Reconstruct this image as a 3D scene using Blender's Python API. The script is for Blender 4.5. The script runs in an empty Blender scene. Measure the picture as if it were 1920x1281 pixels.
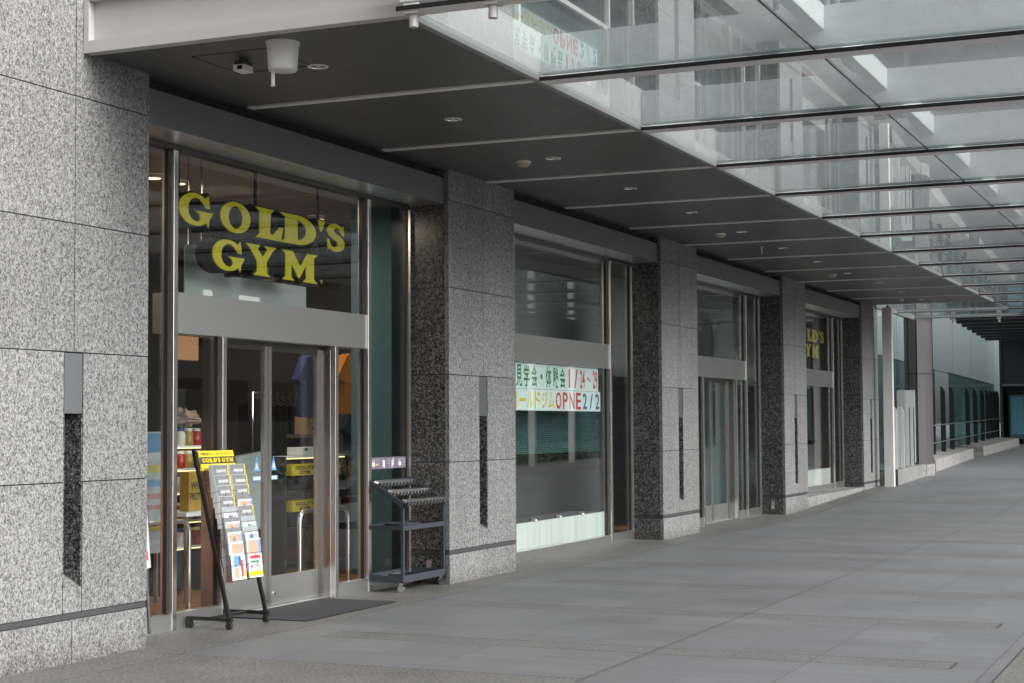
import bpy, math, random
from mathutils import Matrix, Vector
random.seed(7)
sc = bpy.context.scene
COL = sc.collection
R = math.radians

# ---------------------------------------------------------------- camera
def make_camera():
    yaw, pitch, roll = R(23.69836), R(2.904926), R(-0.336249)
    f = Vector((-math.sin(yaw)*math.cos(pitch), math.cos(yaw)*math.cos(pitch), math.sin(pitch)))
    r = Vector((math.cos(yaw), math.sin(yaw), 0)); u = r.cross(f)
    r2 = r*math.cos(roll)+u*math.sin(roll); u2 = -r*math.sin(roll)+u*math.cos(roll)
    c = bpy.data.cameras.new('camera'); c.sensor_width = 36; c.lens = 3090.519/1920*36
    c.clip_start = .1; c.clip_end = 3000
    o = bpy.data.objects.new('camera', c); COL.objects.link(o)
    m = Matrix((r2, u2, -f)).transposed().to_4x4(); m.translation = (7.39136, 0, 1.6192)
    o.matrix_world = m
    sc.camera = o
make_camera()

# ---------------------------------------------------------------- sky, sun, exposure
SUN_EL, SUN_AZ = R(31), R(98)          # azimuth clockwise from +Y
w = bpy.data.worlds.new('World'); sc.world = w; w.use_nodes = True
nt = w.node_tree; nt.nodes.clear()
sky = nt.nodes.new('ShaderNodeTexSky'); sky.sky_type = 'NISHITA'; sky.sun_disc = False
sky.sun_elevation = SUN_EL; sky.sun_rotation = SUN_AZ; sky.air_density = 1.0; sky.dust_density = 4.0; sky.ozone_density = 1.0
hs = nt.nodes.new('ShaderNodeHueSaturation'); hs.inputs['Saturation'].default_value = .06
bg = nt.nodes.new('ShaderNodeBackground'); bg.inputs['Strength'].default_value = .15
wo = nt.nodes.new('ShaderNodeOutputWorld')
nt.links.new(sky.outputs[0], hs.inputs['Color']); nt.links.new(hs.outputs[0], bg.inputs[0]); nt.links.new(bg.outputs[0], wo.inputs[0])
sl = bpy.data.lights.new('sun', 'SUN'); sl.energy = 1.2; sl.angle = R(40); sl.color = (1, .97, .93)
so = bpy.data.objects.new('sun', sl); COL.objects.link(so)
d = Vector((math.sin(SUN_AZ)*math.cos(SUN_EL), math.cos(SUN_AZ)*math.cos(SUN_EL), math.sin(SUN_EL)))
so.rotation_euler = d.to_track_quat('Z', 'Y').to_euler(); so.location = (40, -20, 60)
sc.view_settings.view_transform = 'Standard'; sc.view_settings.look = 'None'
sc.view_settings.exposure = 0.93; sc.view_settings.gamma = 1
sc.cycles.max_bounces = 10; sc.cycles.glossy_bounces = 5; sc.cycles.diffuse_bounces = 4; sc.cycles.transparent_max_bounces = 32
sc.cycles.use_denoising = True; sc.cycles.caustics_reflective = False; sc.cycles.sample_clamp_indirect = 4

# ---------------------------------------------------------------- materials
class NT:
    def __init__(s, name):
        s.m = bpy.data.materials.new(name); s.m.use_nodes = True
        s.t = s.m.node_tree; s.t.nodes.clear()
        s.out = s.n('ShaderNodeOutputMaterial')
    def n(s, typ, **k):
        x = s.t.nodes.new(typ)
        for a, v in k.items(): setattr(x, a, v)
        return x
    def put(s, inp, v):
        if hasattr(v, 'is_output') and v.is_output: s.t.links.new(v, inp)
        elif v is not None: inp.default_value = v
    def math(s, op, a, b=None, c=None, clamp=False):
        x = s.n('ShaderNodeMath', operation=op); x.use_clamp = clamp
        for i, v in enumerate((a, b, c)):
            if v is not None: s.put(x.inputs[i], v)
        return x.outputs[0]
    def pos(s):
        if not hasattr(s, '_p'): s._p = s.n('ShaderNodeNewGeometry')
        return s._p.outputs['Position']
    def scaled(s, v, sx, sy, sz):
        x = s.n('ShaderNodeVectorMath', operation='MULTIPLY'); s.put(x.inputs[0], v); x.inputs[1].default_value = (sx, sy, sz)
        return x.outputs[0]
    def noise(s, v, scale, detail=3, rough=.55, dist=0):
        x = s.n('ShaderNodeTexNoise'); s.put(x.inputs['Vector'], v)
        x.inputs['Scale'].default_value = scale; x.inputs['Detail'].default_value = detail
        x.inputs['Roughness'].default_value = rough; x.inputs['Distortion'].default_value = dist
        return x.outputs['Fac']
    def ramp(s, f, stops, interp='LINEAR'):
        x = s.n('ShaderNodeValToRGB'); s.put(x.inputs[0], f); cr = x.color_ramp; cr.interpolation = interp
        while len(cr.elements) < len(stops): cr.elements.new(.5)
        for e, (p, c) in zip(cr.elements, stops):
            e.position = p
            e.color = (c, c, c, 1) if not hasattr(c, '__len__') else (*c, 1)
        return x.outputs[0]
    def mix(s, f, a, b, blend='MIX'):
        x = s.n('ShaderNodeMix', data_type='RGBA', blend_type=blend)
        s.put(x.inputs[0], f); s.put(x.inputs[6], c4(a)); s.put(x.inputs[7], c4(b))
        return x.outputs[2]
    def bsdf(s, color, rough=.5, metal=0, spec=.5, bump=None, bstr=.2, bdist=.01, emis=None, estr=0):
        x = s.n('ShaderNodeBsdfPrincipled')
        s.put(x.inputs['Base Color'], c4(color)); s.put(x.inputs['Roughness'], rough); s.put(x.inputs['Metallic'], metal)
        x.inputs['Specular IOR Level'].default_value = spec
        if emis is not None:
            s.put(x.inputs['Emission Color'], c4(emis)); s.put(x.inputs['Emission Strength'], estr)
        if bump is not None:
            b = s.n('ShaderNodeBump'); b.inputs['Strength'].default_value = bstr; b.inputs['Distance'].default_value = bdist
            s.put(b.inputs['Height'], bump); s.t.links.new(b.outputs[0], x.inputs['Normal'])
        s.t.links.new(x.outputs[0], s.out.inputs[0])
        return x
def c4(v):
    if v is None or hasattr(v, 'is_output'): return v
    if not hasattr(v, '__len__'): return (v, v, v, 1)
    return (*v, 1) if len(v) == 3 else v
M = {}
def plain(name, color, rough=.5, metal=0, spec=.5, vary=.12, vs=6.0, bump=0):
    t = NT(name)
    f = t.noise(t.pos(), vs, 4, .6)
    lo = tuple(c*(1-vary) for c in color); hi = tuple(min(1, c*(1+vary)) for c in color)
    col = t.mix(f, lo, hi)
    r = t.math('MULTIPLY_ADD', t.noise(t.pos(), vs*2.3, 3), .15, rough-.075)
    t.bsdf(col, r, metal, spec, f if bump else None, bump)
    M[name] = t.m; return t.m
def granite(name, stops, rough, spec, tint=(1, .995, .985), bump=.25):
    t = NT(name)
    p = t.scaled(t.pos(), 1, 1, .8)
    a = t.noise(p, 86, 3, .64, .25)
    b = t.noise(p, 30, 2, .5, .3)
    wv = t.n('ShaderNodeTexNoise'); wv.inputs['Scale'].default_value = 40; t.put(wv.inputs['Vector'], t.pos())
    wp = t.n('ShaderNodeVectorMath', operation='MULTIPLY_ADD'); t.put(wp.inputs[0], wv.outputs['Color']); wp.inputs[1].default_value = (.02, .02, .02); t.put(wp.inputs[2], p)
    vc = t.n('ShaderNodeTexVoronoi'); vc.inputs['Scale'].default_value = 105; t.put(vc.inputs['Vector'], wp.outputs[0])
    vs_ = t.n('ShaderNodeSeparateColor'); t.put(vs_.inputs[0], vc.outputs['Color'])
    v = t.math('ADD', t.math('MULTIPLY', vs_.outputs[0], .26), t.math('ADD', t.math('MULTIPLY', a, .55), t.math('MULTIPLY', b, .36)))
    v = t.math('ADD', v, t.math('MULTIPLY', t.math('SUBTRACT', t.noise(t.pos(), 1.3, 2), .5), .07))
    col = t.ramp(v, stops)
    col = t.mix(1.0, col, tint, 'MULTIPLY')
    # broad weathering on the stone, and rain streaks running down
    s = t.noise(t.scaled(t.pos(), 5, 5, .35), 1.0, 4, .6)
    col = t.mix(1.0, col, t.ramp(s, [(.3, .86), (.62, 1.0)]), 'MULTIPLY')
    # each slab its own tone; splash dirt with a ragged edge on the lowest courses
    sp_ = t.n('ShaderNodeSeparateXYZ'); t.put(sp_.inputs[0], t.pos())
    cz_ = t.n('ShaderNodeCombineXYZ'); t.put(cz_.inputs[0], t.math('FLOOR', t.math('DIVIDE', t.math('SUBTRACT', sp_.outputs[2], .343), .9)))
    t.put(cz_.inputs[1], t.math('FLOOR', t.math('MULTIPLY', t.math('SUBTRACT', sp_.outputs[1], 8.42), 1.1687)))
    wn_ = t.n('ShaderNodeTexWhiteNoise', noise_dimensions='2D'); t.put(wn_.inputs['Vector'], cz_.outputs[0])
    col = t.mix(1.0, col, t.ramp(wn_.outputs[0], [(0, .90), (1, 1.05)]), 'MULTIPLY')
    dz_ = t.math('ADD', sp_.outputs[2], t.math('MULTIPLY', t.noise(t.scaled(t.pos(), 7, 7, 3), 1.0, 4, .65), .35))
    col = t.mix(1.0, col, t.ramp(dz_, [(.12, (.62, .59, .54)), (.34, (1, 1, 1))]), 'MULTIPLY')
    t.bsdf(col, rough, 0, spec, a, bump, .004)
    M[name] = t.m; return t.m
granite('granite_flamed', [(.42, .072), (.52, .150), (.61, .228), (.75, .335)], .75, .3)
granite('granite_polished', [(.44, .017), (.54, .052), (.64, .135), (.76, .28)], .22, .45, bump=.0)
granite('granite_kerb', [(.42, .08), (.53, .19), (.62, .30), (.75, .42)], .8, .3, (1, .98, .96))
def metal(name, color, rough, brush='z', aniso=.0, vary=.05):
    t = NT(name)
    sv = {'z': (220, 220, 3), 'y': (220, 3, 220), 'x': (3, 220, 220)}[brush]
    f = t.noise(t.scaled(t.pos(), *sv), 1.6, 3, .6)
    col = t.mix(f, tuple(c*(1-vary) for c in color), tuple(c*(1+vary) for c in color))
    r = t.math('MULTIPLY_ADD', f, .07, rough-.035)
    t.bsdf(col, r, 1.0, .5, f, .012, .001)
    M[name] = t.m; return t.m
metal('stainless', (.78, .76, .73), .26, 'z')
metal('stainless_dark', (.42, .40, .38), .22, 'z')
metal('gunmetal', (.40, .405, .415), .24, 'z')
metal('stainless_band', (.80, .80, .79), .33, 'y', vary=.03)
plain('header_metal', (.17, .172, .178), .38, metal=.25, vary=.03, vs=2)
metal('cover_metal', (.42, .43, .45), .38, 'z', vary=.03)
metal('chrome', (.75, .75, .76), .12, 'z', vary=.02)
plain('frame_dark', (.035, .033, .03), .35)
plain('joint_black', (.006, .006, .006), .8)
plain('soffit_grey', (.082, .081, .080), .42, vary=.06, vs=3)
plain('bar_paint', (.80, .775, .76), .4, vary=.05)
plain('beam_white', (.72, .73, .71), .4, vary=.05, vs=2)
plain('white_paint', (.52, .505, .49), .4, vary=.05, vs=2)
plain('beam_paint', (.60, .62, .63), .5, vary=.08, vs=2)
plain('edge_paint', (.24, .235, .23), .4, vary=.05)
plain('post_white', (.74, .72, .68), .35, vary=.04)
plain('column_mauve', (.125, .118, .121), .35, metal=.4, vary=.05)
plain('fin_black', (.012, .012, .013), .4)
plain('rail_steel', (.3, .3, .3), .35, metal=.8)
plain('trolley_grey', (.045, .053, .065), .4, vary=.08)
plain('rack_black', (.012, .012, .012), .35)
plain('plastic_black', (.015, .015, .015), .5)
plain('rubber', (.02, .02, .02), .7)
plain('device_white', (.70, .70, .68), .45, vary=.03)
plain('device_cream', (.50, .44, .32), .5, vary=.03)
plain('sign_yellow', (.88, .74, .02), .45, vary=.04)
plain('sign_black', (.005, .005, .006), .85)
plain('print_black', (.02, .02, .022), .5)
plain('print_band', (.05, .048, .052), .5)
plain('board_yellow', (.86, .66, .04), .4, vary=.03)
plain('paper_white', (.82, .83, .83), .5, vary=.03, vs=3)
plain('banner_paper', (.80, .88, .86), .5, vary=.05, vs=2.5)
plain('print_green', (.03, .24, .10), .5)
plain('print_red', (.66, .05, .06), .5)
plain('print_gold', (.80, .60, .03), .5)
plain('print_blue', (.03, .14, .34), .5)
plain('print_sky', (.12, .34, .62), .5, vary=.3, vs=30)
plain('print_skin', (.60, .36, .24), .5, vary=.4, vs=45)
plain('print_photo', (.22, .225, .23), .4, vary=.5, vs=40)
plain('print_pink', (.72, .34, .30), .5, vary=.3, vs=40)
plain('print_grey', (.36, .37, .38), .5, vary=.2, vs=40)
plain('poster_base', (.30, .31, .32), .5, vary=.08, vs=3)
plain('poster_sky', (.09, .20, .31), .5, vary=.25, vs=5)
plain('poster_gold', (.36, .29, .08), .5)
plain('poster_red', (.33, .15, .14), .5, vary=.2, vs=8)
plain('sign_purple', (.19, .15, .20), .45, vary=.05)
plain('cloth_blue', (.010, .025, .13), .9, vary=.25, vs=9)
plain('cloth_orange', (.55, .20, .02), .9, vary=.18, vs=9)
plain('cloth_black', (.012, .012, .014), .9, vary=.4, vs=12)
plain('cloth_navy', (.014, .022, .04), .9, vary=.4, vs=12)
plain('teal_paint', (.12, .29, .38), .5, vary=.1)
plain('blind_teal', (.055, .115, .125), .45, vary=.1)
plain('interior_pale', (.42, .43, .42), .7, vary=.06, vs=1)
plain('interior_grey', (.13, .13, .125), .7, vary=.08, vs=1)
plain('interior_dark', (.045, .048, .05), .7, vary=.15, vs=1)
plain('interior_ceiling', (.34, .34, .33), .8, vary=.05, vs=1)
plain('frost_white', (.62, .68, .66), .5, vary=.06)
plain('jar_red', (.45, .03, .03), .3, vary=.2, vs=20)
plain('jar_blue', (.03, .07, .25), .3, vary=.2, vs=20)
plain('jar_gold', (.42, .26, .05), .3, vary=.3, vs=25)
plain('jar_white', (.7, .68, .62), .35, vary=.1, vs=20)
plain('bag_plastic', (.34, .25, .22), .25, vary=.2, vs=15)
plain('cardboard', (.40, .27, .15), .8, vary=.1)
plain('leaf', (.03, .06, .02), .7, vary=.6, vs=8)
plain('office_wall', (.40, .39, .375), .8, vary=.1, vs=.6)
plain('tower_band', (.30, .32, .33), .6, vary=.1, vs=.4)
plain('tower_dark', (.055, .058, .060), .35, vary=.25, vs=.5)
plain('spandrel', (.20, .20, .20), .6, vary=.1, vs=1)

def wood(name, a, b, pl, axis):
    t = NT(name)
    sep = t.n('ShaderNodeSeparateXYZ'); t.put(sep.inputs[0], t.pos())
    c = sep.outputs[axis]
    k = t.math('DIVIDE', c, pl); fl = t.math('FLOOR', k); fr = t.math('FRACT', k)
    wn = t.n('ShaderNodeTexWhiteNoise', noise_dimensions='1D'); t.put(wn.inputs['W'], fl)
    g = t.noise(t.scaled(t.pos(), *[(14, 40, 3), (14, 40, 3), (3, 40, 14)][axis]), 1.5, 4, .6)
    f = t.math('ADD', t.math('MULTIPLY', wn.outputs[0], .6), t.math('MULTIPLY', g, .4))
    col = t.mix(f, a, b)
    edge = t.math('LESS_THAN', fr, .05)
    col = t.mix(t.math('MULTIPLY', edge, .4), col, tuple(x*.4 for x in a))
    t.bsdf(col, .45, 0, .4)
    M[name] = t.m
wood('pale_wood', (.54, .565, .54), (.74, .74, .70), .075, 1)
wood('counter_wood', (.34, .135, .055), (.44, .20, .09), .3, 1)
wood('wood_floor', (.28, .11, .05), (.42, .19, .09), .12, 1)

def glass(name, tint, f0=.045, gain=1.0, dirt=.0, refl=(1, 1, 1), dirtcol=(.6, .65, .65), wav=0.0, trans=True):
    t = NT(name)
    geo = t.n('ShaderNodeNewGeometry')
    dp = t.n('ShaderNodeVectorMath', operation='DOT_PRODUCT')
    t.t.links.new(geo.outputs['Incoming'], dp.inputs[0]); t.t.links.new(geo.outputs['Normal'], dp.inputs[1])
    c = t.math('ABSOLUTE', dp.outputs['Value'])
    k = t.math('POWER', t.math('SUBTRACT', 1.0, c, clamp=True), 5.0)
    fac = t.math('MULTIPLY', t.math('MULTIPLY_ADD', k, 1-f0, f0, clamp=True), gain)
    tr = t.n('ShaderNodeBsdfTransparent'); tr.inputs[0].default_value = (*tint, 1)
    gl = t.n('ShaderNodeBsdfGlossy'); gl.inputs['Roughness'].default_value = .0; gl.inputs['Color'].default_value = (*refl, 1)
    if wav:
        b = t.n('ShaderNodeBump'); b.inputs['Strength'].default_value = wav; b.inputs['Distance'].default_value = .02
        t.put(b.inputs['Height'], t.noise(t.pos(), .9, 1)); t.t.links.new(b.outputs[0], gl.inputs['Normal'])
    base = tr.outputs[0]
    if dirt:
        df = t.n('ShaderNodeBsdfDiffuse'); df.inputs[0].default_value = (*dirtcol, 1)
        tl = t.n('ShaderNodeBsdfTranslucent'); tl.inputs[0].default_value = (*dirtcol, 1)
        a = t.n('ShaderNodeMixShader'); a.inputs[0].default_value = .55
        t.t.links.new(df.outputs[0], a.inputs[1]); t.t.links.new(tl.outputs[0], a.inputs[2])
        m2 = t.n('ShaderNodeMixShader')
        dn = t.noise(t.scaled(t.pos(), 3, .5, 1), 1.4, 4, .65)
        t.put(m2.inputs[0], t.math('MULTIPLY', t.ramp(dn, [(.3, .55), (.75, 1.25)]), dirt))
        t.t.links.new(base, m2.inputs[1]); t.t.links.new(a.outputs[0], m2.inputs[2]); base = m2.outputs[0]
    mx = t.n('ShaderNodeMixShader'); t.put(mx.inputs[0], fac)
    t.t.links.new(base, mx.inputs[1]); t.t.links.new(gl.outputs[0], mx.inputs[2]); t.t.links.new(mx.outputs[0], t.out.inputs[0])
    M[name] = t.m; return t.m
glass('shop_glass', (.95, .975, .968), .045, wav=.008, gain=.95)
glass('canopy_glass', (.90, .945, .95), .05, dirt=.17, wav=.006)
glass('screen_glass', (.80, .88, .87), .04, dirt=.03)
glass('wall_glass', (.80, .875, .88), .03, dirt=.05, gain=.22)
glass('balustrade_glass', (.52, .66, .65), .03, dirt=.05, gain=.3)
glass('window_glass', (.30, .42, .42), .07, refl=(.85, 1, .98), wav=.02)
glass('tower_glass', (.25, .33, .37), .07, wav=.03)
glass('jar_clear', (.8, .78, .6), .05)

def emit(name, color, strength, base=(.1, .1, .1)):
    t = NT(name); t.bsdf(base, .5, emis=color, estr=strength); M[name] = t.m
emit('led_warm', (1, .72, .30), 1.3)
emit('lamp_warm', (1, .72, .42), 1.6)
emit('lamp_panel', (1, .42, .16), .16)
emit('patch_glow', (1, .98, .92), .32)

def ground_material():
    t = NT('paving')
    sep = t.n('ShaderNodeSeparateXYZ'); t.put(sep.inputs[0], t.pos())
    x, y = sep.outputs[0], sep.outputs[1]
    def lt(a, b): return t.math('LESS_THAN', a, b)
    def gt(a, b): return t.math('GREATER_THAN', a, b)
    def mul(*a):
        r = a[0]
        for b in a[1:]: r = t.math('MULTIPLY', r, b)
        return r
    def mx(*a):
        r = a[0]
        for b in a[1:]: r = t.math('MAXIMUM', r, b)
        return r
    # grey slabs with fine streaks along X, tone differs slab by slab
    ty = t.math('DIVIDE', t.math('SUBTRACT', y, 11.15), 2.34)
    fy = t.math('FRACT', ty)
    tx = t.math('DIVIDE', x, 1.17); fx = t.math('FRACT', tx)
    cell = t.n('ShaderNodeCombineXYZ'); t.put(cell.inputs[0], t.math('FLOOR', t.math('MULTIPLY', tx, 2))); t.put(cell.inputs[1], t.math('FLOOR', t.math('MULTIPLY', ty, 3.5)))
    wn = t.n('ShaderNodeTexWhiteNoise', noise_dimensions='2D'); t.put(wn.inputs['Vector'], cell.outputs[0])
    streak = t.noise(t.scaled(t.pos(), .5, 9, 1), 1.0, 4, .6)
    fine = t.noise(t.scaled(t.pos(), 60, 90, 1), 1.0, 2)
    blot = t.noise(t.pos(), .5, 4, .6)
    v = t.math('ADD', t.math('MULTIPLY', streak, .45), t.math('ADD', t.math('MULTIPLY', wn.outputs[0], .12), t.math('ADD', t.math('MULTIPLY', fine, .12), t.math('MULTIPLY', blot, .35))))
    slab = t.ramp(v, [(.32, (.124, .1245, .130)), (.72, (.200, .201, .209))])
    # joints
    jx = mx(t.math('MULTIPLY', lt(fx, .006), .75), t.math('MULTIPLY', lt(t.math('FRACT', t.math('MULTIPLY', tx, 2)), .008), .28))
    strong = lt(t.math('ABSOLUTE', t.math('SUBTRACT', x, 3.535)), .007)
    jy = t.math('MULTIPLY', lt(t.math('FRACT', t.math('MULTIPLY', t.math('SUBTRACT', fy, .145), 3.5)), .016), .22)
    # granite strips across, border along the facade, band in the foreground
    n1 = t.noise(t.scaled(t.pos(), 1, 1.6, 1), 34, 3, .65, .3)
    n2 = t.noise(t.pos(), 1.1, 4, .6)
    gcol = t.ramp(n1, [(.38, (.085, .082, .077)), (.50, (.158, .153, .145)), (.62, (.255, .247, .235))])
    gcol = t.mix(1.0, gcol, t.ramp(n2, [(.3, .74), (.7, 1.08)]), 'MULTIPLY')
    strip = mul(lt(fy, .142), gt(x, .87), lt(x, 5.62), gt(y, 10.5), lt(y, 34))
    border = mul(lt(x, .45), lt(y, 37.4))
    fore = mul(lt(y, 9.90), lt(x, 3.535))
    outer = gt(x, 5.95)
    plain_out = mul(outer, lt(t.math('FRACT', t.math('DIVIDE', t.math('SUBTRACT', x, 5.95), 3.3)), .3))
    far = gt(y, 37.2)
    g = t.math('MINIMUM', mx(strip, border, fore, plain_out), 1.0)
    col = t.mix(t.math('MULTIPLY', g, t.math('SUBTRACT', 1.0, t.math('MULTIPLY', strip, .3))), slab, gcol)
    col = t.mix(gt(x, 10.5), col, t.ramp(v, [(.32, (.17, .168, .165)), (.72, (.25, .247, .24))]))  # outer paving made paler to bounce more light up to the soffit
    # edges of the granite pieces
    e = mx(mul(lt(t.math('ABSOLUTE', t.math('SUBTRACT', fy, .143)), .0035), gt(x, .87), lt(x, 5.62), gt(y, 10.5), lt(y, 34)),
           mul(lt(t.math('MINIMUM', fy, t.math('SUBTRACT', 1.0, fy)), .0035), gt(x, .87), lt(x, 5.62), gt(y, 10.5), lt(y, 34)),
           mul(lt(t.math('ABSOLUTE', t.math('SUBTRACT', x, .45)), .007), lt(y, 37.4)),
           mul(lt(t.math('ABSOLUTE', t.math('SUBTRACT', y, 9.90)), .008), lt(x, 3.535)),
           mul(lt(t.math('ABSOLUTE', t.math('SUBTRACT', x, 5.62)), .012), lt(fy, .142), gt(y, 10.5)),
           mul(lt(t.math('ABSOLUTE', t.math('SUBTRACT', x, 5.95)), .008), lt(y, 40)))
    gj = mul(g, lt(t.math('FRACT', t.math('DIVIDE', t.math('ADD', y, t.math('MULTIPLY', x, 0)), 1.17)), .006), lt(x, .45))
    j = t.math('MINIMUM', mx(t.math('MULTIPLY', jx, t.math('SUBTRACT', 1.0, mul(border))), t.math('MULTIPLY', jy, t.math('SUBTRACT', 1.0, g)), t.math('MULTIPLY', strong, .65), t.math('MULTIPLY', e, .8), t.math('MULTIPLY', gj, .6)), 1.0)
    j = t.math('MULTIPLY', j, t.math('SUBTRACT', 1.0, t.math('MULTIPLY', far, .6)))
    col = t.mix(j, col, (.035, .034, .033))
    lf = t.math('GREATER_THAN', t.noise(t.pos(), 9, 1), .80)   # odd small stains
    col = t.mix(t.math('MULTIPLY', lf, .35), col, (.09, .085, .08))
    vo = t.n('ShaderNodeTexVoronoi'); vo.inputs['Scale'].default_value = 2.3; t.put(vo.inputs['Vector'], t.scaled(t.pos(), 1, 1, 0))
    gum = t.math('LESS_THAN', t.math('ADD', vo.outputs['Distance'], t.math('MULTIPLY', n1, .05)), .062)
    gsel = t.n('ShaderNodeSeparateColor'); t.put(gsel.inputs[0], vo.outputs['Color'])
    gum = t.math('MULTIPLY', gum, t.math('GREATER_THAN', gsel.outputs[0], .55))
    col = t.mix(t.math('MULTIPLY', gum, .45), col, t.mix(gsel.outputs[1], (.05, .048, .045), (.22, .21, .19)))
    rough = t.math('MULTIPLY_ADD', blot, .25, .42)
    t.bsdf(col, rough, 0, .42, t.math('ADD', t.math('MULTIPLY', mul(g, n1), .6), t.math('SUBTRACT', fine, j)), .12, .004)
    M['paving'] = t.m
ground_material()

# ---------------------------------------------------------------- mesh builder
_glyph = {}
def glyph(body, bold=0.0):
    k = (body, bold)
    if k not in _glyph:
        c = bpy.data.curves.new('lettering', 'FONT'); c.body = body; c.offset = bold; c.resolution_u = 3
        o = bpy.data.objects.new('lettering', c); COL.objects.link(o)
        dg = bpy.context.evaluated_depsgraph_get()
        me = bpy.data.meshes.new_from_object(o.evaluated_get(dg))
        vs = [v.co.copy() for v in me.vertices]; fs = [tuple(p.vertices) for p in me.polygons]
        bpy.data.objects.remove(o); bpy.data.curves.remove(c); bpy.data.meshes.remove(me)
        _glyph[k] = (vs, fs)
    return _glyph[k]
FACE_X = Matrix(((0, 0, 1, 0), (1, 0, 0, 0), (0, 1, 0, 0), (0, 0, 0, 1)))      # local x->+Y, y->+Z, z->+X
class MB:
    def __init__(s): s.v = []; s.f = []; s.mi = []; s.mats = []; s.sm = []
    def mat(s, m):
        if m not in s.mats: s.mats.append(m)
        return s.mats.index(m)
    def add(s, vs, fs, m, smooth=False):
        b = len(s.v); s.v += [tuple(v) for v in vs]
        k = s.mat(m)
        for f in fs: s.f.append(tuple(i+b for i in f)); s.mi.append(k); s.sm.append(smooth)
        return s
    def box(s, x0, y0, z0, x1, y1, z1, m, fm=None, T=None):
        vs = [Vector((x, y, z)) for x in (x0, x1) for y in (y0, y1) for z in (z0, z1)]
        if T: vs = [T @ v for v in vs]
        fs = {'-x': (0, 1, 3, 2), '+x': (4, 6, 7, 5), '-y': (0, 4, 5, 1), '+y': (2, 3, 7, 6), '-z': (0, 2, 6, 4), '+z': (1, 5, 7, 3)}
        b = len(s.v); s.v += [tuple(v) for v in vs]
        for k, f in fs.items():
            s.f.append(tuple(i+b for i in f)); s.mi.append(s.mat((fm or {}).get(k, m))); s.sm.append(False)
        return s
    def cyl(s, p0, p1, r0, m, r1=None, n=12, cap=True):
        p0, p1 = Vector(p0), Vector(p1); r1 = r0 if r1 is None else r1
        d = (p1-p0).normalized(); a = d.orthogonal().normalized(); b = d.cross(a)
        vs = []
        for p, r in ((p0, r0), (p1, r1)):
            for i in range(n):
                t = 2*math.pi*i/n; vs.append(p+(a*math.cos(t)+b*math.sin(t))*r)
        s.add(vs, [(i, (i+1) % n, n+(i+1) % n, n+i) for i in range(n)], m, True)
        if cap: s.add(vs, [tuple(range(n))[::-1], tuple(range(n, 2*n))], m)
        return s
    def tube(s, pts, r, m, n=8):
        pts = [Vector(p) for p in pts]; vs = []
        a = None
        for i, p in enumerate(pts):
            d = (pts[min(i+1, len(pts)-1)]-pts[max(i-1, 0)]).normalized()
            a = d.orthogonal().normalized() if a is None else (a-d*a.dot(d)).normalized()
            b = d.cross(a)
            for k in range(n):
                t = 2*math.pi*k/n; vs.append(p+(a*math.cos(t)+b*math.sin(t))*r)
        fs = [(i*n+k, i*n+(k+1) % n, (i+1)*n+(k+1) % n, (i+1)*n+k) for i in range(len(pts)-1) for k in range(n)]
        s.add(vs, fs, m, True)
        s.add(vs, [tuple(range(n))[::-1], tuple(range(len(pts)*n-n, len(pts)*n))], m)
        return s
    def lathe(s, prof, m, n=20, base=(0, 0, 0)):
        bx, by, bz = base
        vs = [(bx+r*math.cos(2*math.pi*k/n), by+r*math.sin(2*math.pi*k/n), bz+z) for r, z in prof for k in range(n)]
        s.add(vs, [(i*n+k, i*n+(k+1) % n, (i+1)*n+(k+1) % n, (i+1)*n+k) for i in range(len(prof)-1) for k in range(n)], m, True)
        return s
    def prism(s, poly, T, depth, m, sidem=None):      # poly in XY, extruded from z=0 back to z=-depth
        n = len(poly)
        vs = [T @ Vector((x, y, 0)) for x, y in poly]+[T @ Vector((x, y, -depth)) for x, y in poly]
        s.add(vs, [tuple(range(n))], m)
        s.add(vs, [tuple(range(2*n-1, n-1, -1))]+[(i, n+i, n+(i+1) % n, (i+1) % n) for i in range(n)], sidem or m)
        return s
    def text(s, body, T, wd, ht, m, bold=0.0):        # fitted to a wd x ht box whose lower left corner is T's origin
        vs, fs = glyph(body, bold)
        if not vs: return s
        x0 = min(v.x for v in vs); x1 = max(v.x for v in vs); y0 = min(v.y for v in vs); y1 = max(v.y for v in vs)
        sx = wd/max(x1-x0, 1e-6); sy = ht/max(y1-y0, 1e-6)
        s.add([T @ Vector(((v.x-x0)*sx, (v.y-y0)*sy, 0)) for v in vs], fs, m)
        return s
    def build(s, name, parent=None, loc=(0, 0, 0), bevel=0, **props):
        me = bpy.data.meshes.new(name); me.from_pydata(s.v, [], s.f)
        for m in s.mats: me.materials.append(M[m])
        me.polygons.foreach_set('material_index', s.mi); me.polygons.foreach_set('use_smooth', s.sm)
        me.update()
        o = bpy.data.objects.new(name, me); COL.objects.link(o); o.location = loc
        if parent: o.parent = parent
        if bevel:
            b = o.modifiers.new('edge', 'BEVEL'); b.width = bevel; b.segments = 2; b.limit_method = 'ANGLE'
        for k, v in props.items(): o[k] = v
        return o
def thing(name, label, cat, loc=(0, 0, 0), rz=0, group=None, parent=None):
    o = bpy.data.objects.new(name, None); COL.objects.link(o); o.location = loc; o.rotation_euler = (0, 0, rz)
    if label: o['label'] = label
    if cat: o['category'] = cat
    if group: o['group'] = group
    if parent: o.parent = parent
    return o
def node(name, parent, loc=(0, 0, 0)):
    o = bpy.data.objects.new(name, None); COL.objects.link(o); o.location = loc; o.parent = parent
    return o
def dup(o, loc=None, label=None, parent=None, group=None):
    c = o.copy(); COL.objects.link(c)
    if loc is not None: c.location = loc
    if label: c['label'] = label
    if group: c['group'] = group
    if parent: c.parent = parent
    for ch in [x for x in o.children]: dup(ch, parent=c)
    return c
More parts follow.
